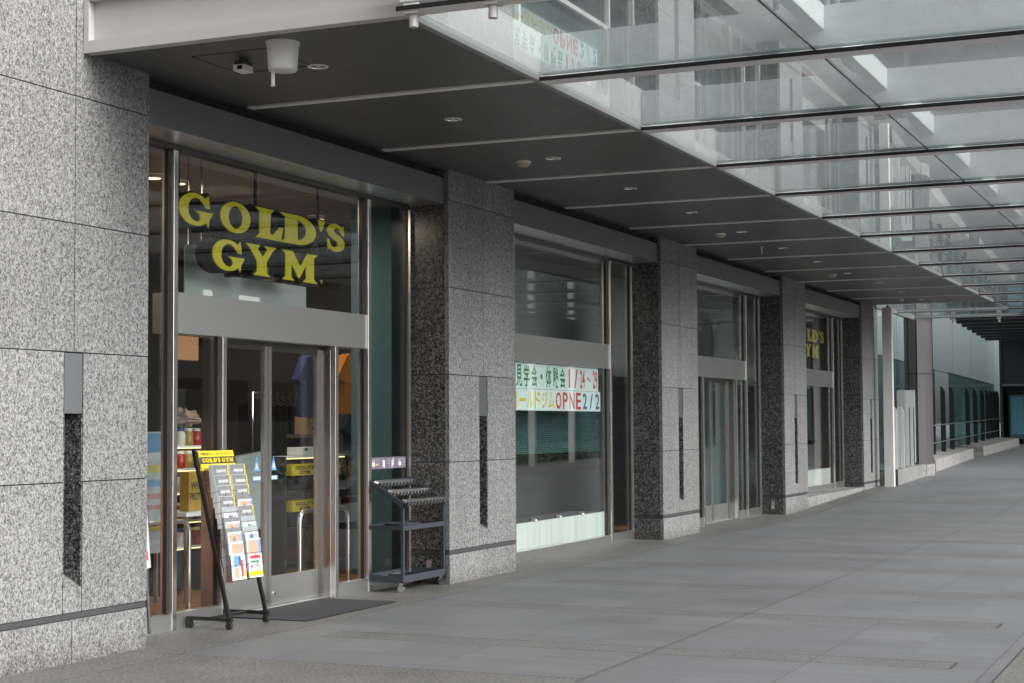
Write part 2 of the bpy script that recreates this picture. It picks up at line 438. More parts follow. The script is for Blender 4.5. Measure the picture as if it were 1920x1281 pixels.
def FX(x, y, z): return Matrix.Translation((x, y, z)) @ FACE_X

# ---------------------------------------------------------------- ground
SL = .011
def gz(y):
    if y < 29.3: return 0.0
    if y < 37: return .21*(y-29.3)/7.7
    return .21+SL*(min(y, 95)-37)
g = MB()
ys = [-400, -60, -10, 0, 5, 10, 15, 20, 25, 29.3, 33, 37, 45, 60, 80, 95, 200, 500, 1500]
xs = [-900, -60, -.70, .45, 3.535, 5.95, 12, 30, 60, 900]
vs = [(x, y, gz(y)) for y in ys for x in xs]; n = len(xs)
g.add(vs, [(j*n+i, j*n+i+1, (j+1)*n+i+1, (j+1)*n+i) for j in range(len(ys)-1) for i in range(n-1)], 'paving')
g.build('ground', kind='structure')

# ---------------------------------------------------------------- the granite building
B = thing('granite_building', 'grey granite and glass building with square pillars beside the paved walk', 'building')
PIT, P0, PW = 6.845, 8.42, 1.69
ROWS = [.343+.9*k for k in range(17)]
GAP = .004
def make_pillar(zb):
    p = node('pillar', B)
    cl = MB(); ens = (MB(), MB()); co = MB()
    GF, GP = 'granite_flamed', 'granite_polished'
    c = .84; s0, s1 = .738, .942
    def row(z0, z1, parts):
        for a, b in parts:
            cl.box(-.05, a+GAP*(a > 0), z0+GAP, 0, b-GAP*(b < PW), z1-GAP, GF)
    row(zb, .300, [(0, c), (c, PW)])
    for k in range(2): row(ROWS[k]-(0 if k else 0), ROWS[k+1], [(0, s0), (s1, PW)])
    for k in range(2, 16): row(ROWS[k], ROWS[k+1], [(0, c), (c, PW)])
    for z0, z1 in [(zb, .300)]+[(ROWS[k], ROWS[k+1]) for k in range(16)]:
        for en, ya, yb in ((ens[0], 0, .03), (ens[1], PW-.03, PW)):
            en.box(-.45, ya, z0+GAP, -.056, yb, z1-GAP, GP)
    # slot block with sloping ledge, below the slot
    cl.add([(0, s0+GAP, .347), (0, s1-GAP, .347), (0, s1-GAP, .515), (0, s0+GAP, .515), (-.22, s0+GAP, .347), (-.22, s1-GAP, .347), (-.22, s1-GAP, .635), (-.22, s0+GAP, .635)],
           [(0, 1, 2, 3), (3, 2, 6, 7), (0, 3, 7, 4), (1, 5, 6, 2), (0, 4, 5, 1), (4, 7, 6, 5)], GF)
    cl.build('front_cladding', p)
    for en in ens: en.build('end_cladding', p)
    ztop = ROWS[16]
    co.box(-.455, .012, zb, -.012, PW-.012, .343, 'joint_black')
    co.box(-.455, .012, .343, -.012, s0-.004, 2.143, 'joint_black')
    co.box(-.455, s1+.004, .343, -.012, PW-.012, 2.143, 'joint_black')
    co.box(-.455, s0-.004, .343, -.232, s1+.004, 2.143, 'joint_black')
    co.box(-.455, .012, 2.143, -.012, PW-.012, ztop, 'joint_black')
    co.build('joint_core', p)
    sl_ = MB()
    sl_.box(-.228, s0+.001, .50, -.004, s0+.012, 1.715, GP).box(-.228, s1-.012, .50, -.004, s1-.001, 1.715, GP).box(-.231, s0+.001, .50, -.2285, s1-.001, 1.715, GP)
    sl_.build('slot_lining', p)
    MB().box(-.03, s0+.006, 1.718, -.004, s1-.006, 2.137, 'cover_metal').box(-.2, s0+.012, 1.722, -.03, s1-.012, 1.726, 'joint_black').build('cover_plate', p)
    # soft grey string course in the recess above the plinth
    MB().box(-.454, .006, .302, -.008, PW-.006, .341, 'interior_dark').build('recessed_band', p)
    return p
pil = make_pillar(-.25)
pil.location = (0, P0, 0)
for i in (-1, 1, 2, 3, 4):
    dup(pil, (0, P0+PIT*i if i < 1 else [0, 15.225, 22.086, 28.92, 35.702][i], 0), parent=B)
PY = [P0-PIT, P0, 15.225, 22.086, 28.92, 35.702]     # pillar starts
def socket(y, z):          # small metal box on the end face near the floor
    MB().box(-.26, y-.012, z, -.20, y, z+.15, 'stainless').build('socket_box', B)
socket(15.225, .09); socket(28.92, .10)

SS, SB = 'stainless', 'stainless_band'
BW = 5.115
def rails(mb, y0, y1, z0, z1, x0=-.50, x1=-.415, m=SS): return mb.box(x0, y0, z0, x1, y1, z1, m)
def make_bay(kind, y0, width, base=0.0):
    b = node('shopfront', B, (0, y0, 0))
    W = width; m2 = W-.965
    MB().box(-.44, .004, 3.905, -.05, W-.004, 4.175, 'header_metal', {'-z': 'stainless_band'}).build('header_panel', b)
    MB().box(-.60, .004, 4.176, -.16, W-.004, 4.30, 'joint_black').build('shadow_gap', b)
    rails(MB(), .052, W-.052, 3.86, 3.904, m='frame_dark', x1=-.418).build('top_rail', b)
    for a in (.90, m2): MB().box(-.53, a, base, -.410, a+.062, 3.859, SS, {'-y': 'stainless'}).build('mullion', b, bevel=.004)
    for a in (.004, W-.052): MB().box(-.50, a, base, -.415, a+.048, 3.904, SS).build('end_frame', b)
    for a, c_ in ((.053, .899), (m2+.063, W-.053)):
        rails(MB(), a, c_, base, base+.13, m=SB).build('bottom_rail', b)
        MB().box(-.476, a, base+.131, -.464, c_, 3.859, 'shop_glass').build('glass_pane', b)
        MB().box(-.49, a, base+.131, -.45, a+.022, 3.859, 'frame_dark').build('gasket', b); MB().box(-.49, c_-.022, base+.131, -.45, c_, 3.859, 'frame_dark').build('gasket', b)
    a, c_ = .963, m2-.001
    MB().box(-.66 if kind == 'door' else -.55, a, 2.38, -.424, c_, 2.71, SB).build('transom', b)
    MB().box(-.476, a, 2.711, -.464, c_, 3.859, 'shop_glass').build('glass_pane', b)
    MB().box(-.49, a, 2.711, -.45, a+.03, 3.859, 'frame_dark').build('gasket', b); MB().box(-.49, c_-.05, 2.711, -.45, c_, 3.859, 'frame_dark').build('gasket', b)
    if kind == 'window':
        rails(MB(), a, c_, base, base+.12, m=SB).build('bottom_rail', b)
        MB().box(-.476, a, base+.121, -.464, c_, 2.379, 'shop_glass').build('glass_pane', b)
        MB().box(-.49, a, base+.121, -.45, a+.03, 2.379, 'frame_dark').build('gasket', b); MB().box(-.49, c_-.06, base+.121, -.45, c_, 2.379, 'frame_dark').build('gasket', b)
        MB().box(-.53, a+.03, base+.122, -.50, c_-.06, base+.44, 'pale_wood').box(-1.0, a+.03, base+.40, -.531, c_-.06, base+.44, 'interior_grey').build('display_plinth', b)
    else:
        pl, pr = 1.61, W-1.565
        for y_, e in ((pl, 1), (pr-.045, -1)):
            MB().box(-.47, y_, 0, -.412, y_+.062, 2.379, SS).build('door_post', b, bevel=.003)
        # reveals perpendicular to the front
        MB().box(-.63, pl+.005, 0, -.471, pl+.055, 2.379, 'stainless_dark').build('door_reveal', b)
        MB().box(-.63, pr-.04, 0, -.471, pr+.010, 2.379, 'stainless_dark').build('door_reveal', b)
        for u, v in ((a, pl-.001), (pr+.018, c_)):
            rails(MB(), u, v, 0, .13, m=SB).build('bottom_rail', b)
            MB().box(-.476, u, .131, -.464, v, 2.379, 'shop_glass').build('glass_pane', b)
            MB().box(-.49, u, .131, -.45, u+.02, 2.379, 'frame_dark').build('gasket', b); MB().box(-.49, v-.02, .131, -.45, v, 2.379, 'frame_dark').build('gasket', b)
        o0, o1 = pl+.056, pr-.041; mid = (o0+o1)/2
        for u, v, k in ((o0, mid-.004, 0), (mid+.004, o1, 1)):
            dmb = MB()
            dmb.box(-.62, u, .02, -.58, u+.055, 2.34, SS).box(-.62, v-.055, .02, -.58, v, 2.34, SS)
            dmb.box(-.62, u+.055, .02, -.582, v-.055, .275, SB).box(-.62, u+.055, 2.30, -.582, v-.055, 2.34, 'frame_dark')
            lock = v-.10 if k == 0 else u+.10
            dmb.cyl((-.582, lock, .12), (-.572, lock, .12), .02, 'chrome')
            dmb.box(-.606, u+.055, .275, -.594, v-.055, 2.30, 'shop_glass')
            dmb.build('sliding_door', b)
        MB().box(-.70, o0, 0.001, -.50, o1, .012, 'stainless_band').build('door_sill', b)
        MB().box(-.64, o0, 2.341, -.575, o1, 2.379, 'frame_dark').build('door_track', b)
    return b
make_bay('window', PY[0]+PW, PY[1]-PY[0]-PW)
make_bay('door', 10.11, BW)
make_bay('window', 16.915, 22.086-16.915)
make_bay('door', 23.776, 28.92-23.776)
make_bay('window', 30.61, 35.702-30.61, base=.24)
MB().box(-.60, 30.614, -.2, -.012, 35.698, .24, 'granite_kerb').build('sill_stone', B)

# soffit over the walk
sf = MB()
for k in range(-1, 12):
    y0 = max(9.43, 11.53+2.335*(k-0)-2.335+.0); 
edges = [9.43]+[11.53+2.335*k for k in range(0, 11)]+[37.05]
for a, b in zip(edges[:-1], edges[1:]):
    sf.box(.004, a+.01, 4.262, 2.545, b-.01, 4.30, 'soffit_grey')
for i in range(1, 5):   # recess above the shopfronts, back to the header
    sf.box(-.16, PY[i]+PW+.002, 4.262, .003, (PY[i+1]-.002), 4.30, 'soffit_grey')
sf.build('soffit_panel', B)
MB().box(.004, 9.43, 4.301, 2.53, 37.05, 4.60, 'beam_paint').build('soffit_box', B)
MB().box(2.546, 9.43, 4.235, 2.60, 37.05, 4.30, 'edge_paint').box(2.531, 9.43, 4.301, 2.58, 37.05, 4.62, 'white_paint').build('soffit_edge', B)
sb = MB().box(-.02, 0, 4.246, 2.544, .082, 4.261, 'bar_paint').build('soffit_bar', B, (0, 11.48, 0))
for k in range(1, 11): dup(sb, (0, 11.48+2.335*k, 0), parent=B)
# access hatch lines in the first soffit panel
MB().box(.62, 9.75, 4.2590, 1.25, 9.757, 4.2615, 'joint_black').box(.62, 10.37, 4.2590, 1.25, 10.377, 4.2615, 'joint_black').box(.62, 9.757, 4.2590, .627, 10.37, 4.2615, 'joint_black').box(1.243, 9.757, 4.2590, 1.25, 10.37, 4.2615, 'joint_black').build('access_hatch', B)

# upper storeys
for i in range(0, 5):
    y0, y1 = PY[i]+PW, PY[i+1]
    for f in range(3):
        z = 4.62+f*3.9
        MB().box(-.56, y0+.003, z, -.10, y1-.003, z+.75, 'granite_flamed').build('spandrel', B)
        wf = MB()
        for a in (y0+.003, y0+1.0, y1-1.06, y1-.063): wf.box(-.46, a, z+.751, -.36, a+.06, z+3.89, 'white_paint')
        for zz in (z+.751, z+2.4, z+3.83): wf.box(-.45, y0+.063, zz, -.37, y1-.063, zz+.06, 'white_paint')
        w_ = wf.build('upper_window', B)
        MB().box(-.43, y0+.02, z+.76, -.42, y1-.02, z+3.88, 'window_glass').build('pane', w_)
        MB().box(-1.4, y0+.02, z+.76, -1.35, y1-.02, z+3.88, 'interior_grey').build('blind', w_)
# body behind the front
bd = MB()
bd.box(-14, -12, 4.30, -.61, 37.39, 18.7, 'spandrel').build('upper_block', B)
MB().box(-14.0, 37.0, -.2, -.02, 37.392, 4.30, 'granite_flamed').build('end_wall', B)
MB().box(-14, -12, -.2, -.02, 1.57, 18.7, 'granite_flamed').build('flank_wall', B)
# interior shell
MB().box(-8, 1.6, -.02, -.60, 37, .006, 'wood_floor').build('shop_floor', B)
MB().box(-8, 1.6, 4.02, -.62, 37, 4.06, 'interior_ceiling').build('shop_ceiling', B)
MB().box(-8.1, 1.6, 0, -8.0, 37, 4.02, 'interior_grey').box(-8, 19.2, .007, -1.9, 19.3, 4.019, 'interior_grey').build('shop_back_wall', B)
MB().box(-1.9, 17.9, .007, -1.8, 36.9, 2.40, 'interior_dark').box(-1.9, 17.9, 2.401, -1.8, 36.9, 4.019, 'interior_pale').build('partition', B)
MB().box(-1.50, 15.86, .007, -1.0, 16.42, 4.019, 'teal_paint').build('interior_column', B)

# ---------------------------------------------------------------- glass canopy
C = thing('glass_canopy', 'flat glass canopy on pale beams over the paved walk', 'canopy')
def bar(k): return 9.195+2.335*k
X0, X1 = 2.603, 6.9
JX = [4.72]
NB = 15
gb = MB().box(X0, -.08, 4.228, X1, .08, 4.260, 'bar_paint', {'-y': 'joint_black'}).build('glazing_bar', C, (0, bar(0), 0))
cb = MB().box(2.585, -.05, 4.31, X1, .05, 4.60, 'beam_paint').build('cross_beam', C, (0, bar(0)+.06, 0))
pu = MB()
for x in JX: pu.box(x-.05, .052, 4.42, x+.05, 2.283, 4.598, 'beam_white')
pu = pu.build('purlin', C, (0, bar(0)+.06, 0))
gp = []
xe = [X0]+JX+[X1]
for j in range(2):
    gp.append(MB().box(xe[j]+.008, .001, 4.263, xe[j+1]-.008, 2.334, 4.279, 'canopy_glass').build('glass_pane', C, (0, bar(0), 0)))
js = MB()
for x in JX: js.box(x-.0075, .001, 4.2625, x+.0075, 2.334, 4.2795, 'frame_dark')
js = js.build('glass_joint', C, (0, bar(0), 0))
for k in range(1, NB):
    dup(gb, (0, bar(k), 0), parent=C); dup(cb, (0, bar(k)+(.06 if k < NB-1 else 0), 0), parent=C)
    if k < NB-1:
        dup(pu, (0, bar(k)+.06, 0), parent=C); dup(js, (0, bar(k), 0), parent=C)
        for q in gp: dup(q, (0, bar(k), 0), parent=C)
# canopy panes beyond the soffit's end, over to the facade line
for k in (12, 13):
    MB().box(.05, .001, 4.263, 2.59, 2.334, 4.279, 'canopy_glass').build('glass_pane', C, (0, bar(k), 0))
    MB().box(.05, -.07, 4.225, 2.602, .075, 4.260, 'beam_paint', {'-y': 'edge_paint'}).build('glazing_bar', C, (0, bar(k+1), 0))
MB().box(-.02, 37.1, 4.20, .05, bar(14)+.1, 4.60, 'edge_paint').build('edge_beam', C)
sp = MB().box(-.05, -.05, 4.16, .05, .05, 4.224, 'white_paint').cyl((0, 0, 4.08), (0, 0, 4.16), .03, 'white_paint').build('bracket', C, (1.0, bar(14), 0))
for x in (2.1, 3.15, 4.22, 4.6, 5.6, 6.7): dup(sp, (x, bar(14), 0), parent=C)
for k, x in ((0, 2.70), (0, 3.25), ): dup(sp, (x, bar(k)-.02, .05), parent=C)
# near fascia: a pale channel facing the camera
fa = MB()
fa.box(.004, 9.40, 4.345, 2.50, 9.425, 4.630, 'white_paint')
fa.box(.004, 9.335, 4.258, 2.58, 9.425, 4.344, 'white_paint')
fa.box(.004, 9.335, 4.631, 2.50, 9.425, 4.660, 'white_paint')
fa.box(.004, 9.337, 4.345, .045, 9.399, 4.630, 'white_paint')
fa.box(.004, 9.36, 4.661, 2.50, 9.425, 4.70, 'frame_dark')  # dark strip painted in for the shadow above the top lip
fa.build('fascia', C)

# ---------------------------------------------------------------- ceiling fittings
dl = thing('downlight', 'recessed chrome downlight nearest the pale fascia', 'downlight', (1.27, 10.42, 4.262), group='downlights in the dark soffit')
MB().lathe([(.078, 0), (.078, -.006), (.062, -.008), (.060, .0)], 'bar_paint', 24).build('trim_ring', dl)
MB().lathe([(.0605, -.005), (.054, .012), (.03, .022), (.0, .024)], 'chrome', 24).build('reflector', dl)
MB().lathe([(.0, -.004), (.018, -.004), (.024, .004), (.02, .016)], 'device_white', 16).build('lamp_bulb', dl)
nth = ['', 'second', 'third', 'fourth', 'fifth', 'sixth', 'seventh', 'eighth', 'ninth', 'tenth', 'eleventh', 'twelfth']
for k in range(1, 12):
    dup(dl, (1.27-.012*k*(k < 9), 10.42+2.31*k, 4.262), '%s recessed chrome downlight along the soffit from the pale fascia' % nth[k])
def smoke(x, y, lab):
    s = thing('smoke_detector', lab, 'smoke detector', (x, y, 4.261), group='cream detectors on the soffit')
    MB().lathe([(.0, -.055), (.045, -.052), (.062, -.035), (.066, -.018)], 'device_cream', 20).build('body', s)
    MB().lathe([(.066, -.0181), (.075, -.016), (.078, 0)], 'device_white', 20).build('base', s)
smoke(.90, 15.1, 'small cream smoke detector on the soffit by the second granite pillar')
smoke(.88, 22.07, 'small cream smoke detector on the soffit by the third granite pillar')
smoke(.86, 29.1, 'small cream smoke detector on the soffit by the fourth granite pillar')
smoke(.86, 35.6, 'small cream smoke detector at the far end of the soffit')
cn = thing('ceiling_speaker', 'white bucket shaped ceiling unit with a thin stem near the fascia', 'ceiling unit', (1.44, 9.66, 4.262))
MB().lathe([(.118, 0), (.118, -.012), (.1105, -.03), (.100, -.185), (.094, -.20), (.0, -.20)], 'device_white', 32).build('housing', cn)
MB().cyl((-.060, -.03, -.19), (-.060, -.03, -.30), .013, 'device_white').cyl((-.060, -.03, -.30), (-.060, -.03, -.306), .017, 'device_white').build('stem', cn)
sc_ = thing('door_sensor', 'small grey box sensor with a dark eye fixed under the soffit', 'sensor', (.92, 9.97, 4.262))
MB().box(-.035, -.06, -.055, .035, .06, -.02, 'frame_dark').box(-.02, -.03, -.02, .02, .03, 0, 'frame_dark').build('bracket', sc_)
MB().box(-.04, -.075, -.10, .05, .05, -.056, 'bar_paint').box(-.002, -.078, -.092, .038, -.0752, -.064, 'joint_black').build('housing', sc_, bevel=.004)
rd = thing('hanging_rod', 'thin white rod hanging from the soffit before the fourth granite pillar', 'rod', (.96, 23.95, 4.262))
MB().cyl((0, 0, 0), (0, 0, -.11), .012, 'device_white').build('rod', rd); MB().cyl((0, 0, 0), (0, 0, -.01), .03, 'device_white').build('flange', rd)

# ---------------------------------------------------------------- gym sign letters
def ell(cx, cy, rx, ry, a0, a1, n=22):
    return [(cx+rx*math.cos(R(a0+(a1-a0)*i/n)), cy+ry*math.sin(R(a0+(a1-a0)*i/n))) for i in range(n+1)]
def s_shape():
    P = [(.70, .74), (.60, .865), (.44, .885), (.30, .83), (.26, .73), (.31, .635), (.45, .565), (.60, .49), (.715, .40), (.74, .275), (.66, .16), (.50, .11), (.32, .14), (.20, .27)]
    Wd = [.05, .085, .11, .125, .135, .14, .145, .145, .14, .135, .125, .11, .085, .05]
    L, Rr = [], []
    for i, (x, y) in enumerate(P):
        a = Vector(P[max(i-1, 0)]); b = Vector(P[min(i+1, len(P)-1)]); t = (b-a).normalized(); nn = Vector((-t.y, t.x))
        L.append((x+nn.x*Wd[i], y+nn.y*Wd[i])); Rr.append((x-nn.x*Wd[i], y-nn.y*Wd[i]))
    return P, L, Rr
def glyphs():
    G = {}
    G['G'] = [ell(.46, .5, .46, .5, 48, 312)+[(.80, .13), (.86, 0), (.88, .24), (1.0, .47), (.50, .47), (.60, .36), (.62, .24)]+ell(.50, .5, .235, .365, 300, 55)[1:]+[(.80, .60), (.90, .60), (.86, 1.0), (.79, .90)]]
    G['O'] = [ell(.5, .5, .5, .5, 0, 359, 40), ell(.5, .5, .235, .36, 0, 359, 32)]
    G['L'] = [[(0, 1), (.66, 1), (.54, .87), (.50, .20), (.62, .16), (.84, .46), (.98, .46), (.90, 0), (0, 0), (.13, .13), (.13, .87)]]
    G['D'] = [[(0, 1), (.46, 1)]+ell(.46, .5, .52, .5, 85, -85, 24)+[(.46, 0), (0, 0), (.13, .13), (.13, .87)], [(.47, .84)]+ell(.46, .5, .24, .34, 80, -80, 18)+[(.47, .16)]]
    G["'"] = [[(0, 1), (1, 1), (.5, 0), (.35, .05)]]
    P, L, Rr = s_shape()
    G['S'] = [[(.80, .62), (.90, .60), (.86, 1.0), (.78, .90)]+Rr[1:6][:0]+[(.64, .965), (.46, 1.0), (.26, .96), (.10, .84), (.08, .68), (.16, .55), (.36, .45), (.52, .385), (.575, .30), (.53, .20), (.42, .15), (.30, .19), (.22, .30), (.18, .42), (.07, .42), (.10, 0), (.19, .09), (.34, .02), (.52, 0), (.74, .05), (.90, .18), (.92, .36), (.83, .50), (.64, .60), (.46, .665), (.40, .74), (.44, .825), (.55, .85), (.66, .80), (.74, .70)]]
    G['Y'] = [[(0, 1), (.46, 1), (.38, .88), (.54, .62), (.69, .88), (.60, 1), (1, 1), (.88, .88), (.67, .48), (.67, .13), (.78, 0), (.24, 0), (.35, .13), (.35, .48), (.11, .88)]]
    G['M'] = [[(0, 1), (.30, 1), (.52, .52), (.73, 1), (1.04, 1), (.93, .87), (.93, .13), (1.04, 0), (.60, 0), (.69, .13), (.69, .58), (.50, .12), (.46, .12), (.26, .58), (.26, .13), (.35, 0), (0, 0), (.09, .13), (.09, .87)]]
    return G
GL = glyphs()
def letter_mesh(ch, wd, ht, depth, face='sign_yellow', edge='sign_black', off=.012):
    out = []
    for o_, z0, ex, mt in ((0, .0, .004, face), (off, -.004-depth/2, depth/2, edge)):
        c = bpy.data.curves.new('letter', 'CURVE'); c.dimensions = '2D'; c.fill_mode = 'BOTH'; c.extrude = ex; c.offset = 0
        for poly in GL[ch]:
            s = c.splines.new('POLY'); s.points.add(len(poly)-1); s.use_cyclic_u = True
            for p, (x, y) in zip(s.points, poly): p.co = (x*wd, y*ht, 0, 1)
        c.offset = o_
        o = bpy.data.objects.new('letter', c); COL.objects.link(o)
        dg = bpy.context.evaluated_depsgraph_get()
        me = bpy.data.meshes.new_from_object(o.evaluated_get(dg))
        out.append(([Vector((v.co.x, v.co.y, v.co.z+z0)) for v in me.vertices], [tuple(p.vertices) for p in me.polygons], mt))
        bpy.data.objects.remove(o); bpy.data.curves.remove(c); bpy.data.meshes.remove(me)
    return out
def gym_sign(x, y0, z0, k, label, rods, depth):
    s = thing('gym_sign', label, 'shop sign', (x, y0, z0))
    spec = [('G', 0, .543, .34), ('O', .608, .51, .34), ('L', 1.162, .511, .34), ('D', 1.572, .706, .34), ("'", 2.248, .15, .34), ('S', 2.388, .434, .34),
            ('G', .489, .545, 0), ('Y', 1.008, .547, 0), ('M', 1.61, .658, 0)]
    for ch, y, wd, z in spec:
        ht = .272 if ch != "'" else .105
        zz = z+(.168 if ch == "'" else 0)
        mb = MB()
        for vs, fs, mt in letter_mesh(ch, wd*.92*k, ht*k, depth, off=.015): mb.add([FACE_X @ v for v in vs], fs, mt)
        mb.build('letter', s, (0, y*k, zz*k))
    dt = MB().lathe([(.014*k, 0), (.018*k, .004), (.010*k, .004), (.014*k, 0)], 'sign_yellow', 16)
    dt.v = [(v[2], v[0], v[1]) for v in dt.v]; dt.build('registered_mark', s, (0, 2.31*k, .03*k))
    for y in rods:
        MB().box(-.10, y*k-.012, .30*k, -.08, y*k+.012, 4.0-z0, 'sign_black').build('hanging_rod', s)
    MB().box(-.11, .1*k, .44*k, -.085, 2.7*k, .50*k, 'sign_black').box(-.11, .62*k, .11*k, -.085, 2.2*k, .17*k, 'sign_black').box(-.11, .66*k, .17*k, -.09, .72*k, .44*k, 'sign_black').box(-.11, 1.9*k, .17*k, -.09, 1.96*k, .44*k, 'sign_black').build('carrier_frame', s)
    return s
gym_sign(-.545, 11.264, 2.962, 1.0, "large yellow gold's gym letters with black sides hung behind glass over the entrance", (.12, 1.3, 2.4), .16)
gym_sign(-.545, 31.90, 2.98, .92, "yellow gym letters behind the farthest shop window, half hidden by a pillar", (.12, 2.4), .05)

# ---------------------------------------------------------------- paper banners in the second window
def banner(name, label, y0, y1, z0, z1, cells, group):
    s = thing(name, label, 'banner', (-.484, y0, z0), group=group)
    sh = MB(); n = len(cells); cw = (y1-y0)/n; h = z1-z0
    for i in range(n): sh.box(-.003, i*cw+.002, 0, 0, (i+1)*cw-.002, h, 'banner_paper')
    sh.box(-.006, 0, .002, -.0035, y1-y0, h-.002, 'print_grey').build('paper_strip', s)
    tx = MB()
    for i, (ch, m, fw, fh, vz) in enumerate(cells):
        wd = cw*fw; ht = h*fh
        tx.text(ch, FX(.0015, i*cw+(cw-wd)/2, h*vz-ht/2), wd, ht, m, .018 if ord(ch[0]) > 255 else .02)
    tx.build('lettering', s)
gr, rdp, yl, bl = 'print_green', 'print_red', 'print_gold', 'print_blue'
banner('paper_banner', 'white paper strip with green characters and red dates, upper of two in window', 18.03, 20.82, 2.062, 2.372,
       [('見', gr, .76, .86, .5), ('学', gr, .80, .86, .5), ('会', gr, .80, .86, .5), ('・', gr, .30, .22, .5), ('体', gr, .80, .86, .5), ('験', gr, .80, .86, .5), ('会', gr, .80, .86, .5),
        ('1', rdp, .24, .80, .5), ('/', rdp, .55, .80, .5), ('24', rdp, .72, .78, .5), ('～', rdp, .62, .20, .5), ('29', rdp, .70, .78, .5)], 'paper banners in the window')
banner('paper_banner', 'white paper strip with yellow katakana and red OPNE 2/2, lower of two', 17.90, 20.90, 1.797, 2.058,
       [('ゴ', yl, .84, .84, .5), ('ー', yl, .82, .16, .5), ('ル', yl, .84, .80, .5), ('ド', yl, .78, .84, .5), ('ジ', yl, .80, .80, .5), ('ム', yl, .80, .80, .5),
        ('O', rdp, .80, .84, .5), ('P', rdp, .74, .84, .5), ('N', rdp, .78, .84, .5), ('E', rdp, .78, .84, .5), ('2', bl, .66, .80, .5), ('/', bl, .55, .80, .5), ('2', bl, .66, .80, .5)], 'paper banners in the window')
# venetian blinds
def blinds(y0, y1, z0, z1, x, label):
    s = thing('venetian_blind', label, 'blind', (x, y0, z0), group='blinds behind the shop windows')
    m = MB(); z = 0
    while z < z1-z0:
        m.box(-.014, 0, z, .014, y1-y0, z+.017, 'blind_teal'); z += .026
    m.build('slats', s)
    MB().box(-.02, 0, z1-z0+.005, .02, y1-y0, z1-z0+.04, 'interior_grey').build('head_rail', s)
blinds(18.1, 22.6, 1.25, 2.40, -.95, 'teal slatted blind behind the window with the paper banners')
blinds(24.6, 29.6, .16, 2.40, -1.15, 'teal slatted blind behind the second pair of doors')
blinds(31.2, 36.3, 1.25, 2.40, -1.15, 'teal slatted blind behind the farthest shop window')
for y, lab in ((18.9, 'first chrome puck light on the ledge below the paper banners'), (19.7, 'middle chrome puck light on the ledge below the paper banners'), (20.5, 'last chrome puck light on the ledge below the paper banners')):
    pk = thing('puck_light', lab, 'puck light', (-.62, y, .44), group='puck lights on the window ledge')
    MB().lathe([(.0, .018), (.05, .016), (.062, .004), (.062, 0)], 'chrome', 18).build('housing', pk)
    MB().lathe([(.0, .022), (.03, .0205), (.034, .0165)], 'device_white', 14).build('lens', pk)

# ---------------------------------------------------------------- brochure rack
RK = thing('brochure_rack', 'black wheeled brochure rack with yellow header board beside the entrance', 'brochure rack', (-.02, 11.225, 0))
RW = .545; LEAN = math.atan2(.335, 1.32)
TR = Matrix.Translation((0, 0, .095)) @ Matrix.Rotation(-LEAN, 4, 'Y')       # local: x out of the face, y along, z up the face
rb = 'rack_black'
for y in (0, RW):
    MB().box(-.014, -.013, 0, .014, .013, 1.385, rb, T=TR).build('side_bar', RK, (0, y, 0))
    MB().box(-.40, y*0-.0155, .066, .03, .0155, .0945, rb).build('foot_bar', RK, (0, y, 0))
MB().box(-.20, .0175, .070, -.17, RW-.0175, .092, rb).build('cross_bar', RK)
MB().box(-.012, .015, 1.34, .008, RW-.015, 1.36, rb, T=TR).build('cross_bar', RK)
def caster(x, y, par, r=.028, m='rubber', fork='plastic_black', z0=None):
    c = MB().cyl((x, y-.016, r), (x, y+.016, r), r, m, n=16).cyl((x, y-.019, r), (x, y+.019, r), r*.45, fork, n=10)
    c.box(x-.014, y-.022, r*1.0, x+.014, y-.0195, (z0 or r*2.3), fork).box(x-.014, y+.0195, r*1.0, x+.014, y+.022, (z0 or r*2.3), fork).box(x-.016, y-.023, (z0 or r*2.3)-.006, x+.016, y+.023, (z0 or r*2.3)+.002, fork)
    return c.build('caster', par)
for x in (-.37, .005):
    for y in (0, RW): caster(x, y, RK)
hb = MB().box(.016, .02, 1.20, .024, RW-.02, 1.365, 'board_yellow', T=TR)
TH = TR @ Matrix.Translation((.0245, 0, 0)) @ FACE_X
hb.box(.0242, .021, 1.255, .0250, RW-.021, 1.313, 'print_band', T=TR)
def RT(y, z, dx=.001): return TR @ Matrix.Translation((.0246+dx, y, z)) @ FACE_X
hb.text('世界最大級ネットワークのフィットネスクラブ', RT(.045, 1.325), RW-.095, .026, 'print_black', .01)
hb.text('ご自由にお取り下さい', RT(.13, 1.217), RW-.27, .026, 'print_black', .01)
for ch, y, wd in (('G', 0, .048), ('O', .055, .046), ('L', .106, .045), ('D', .156, .05), ("'", .209, .012), ('S', .224, .038), ('G', .285, .048), ('Y', .338, .05), ('M', .393, .056)):
    ht = .036 if ch != "'" else .014; z = 1.266+(.022 if ch == "'" else 0)
    for vs_, fs_, mt_ in letter_mesh(ch, wd, ht, .001, off=0)[:1]:
        hb.add([RT(.045+y, z, .002) @ v for v in vs_], fs_, 'board_yellow')
hb.build('header_board', RK)
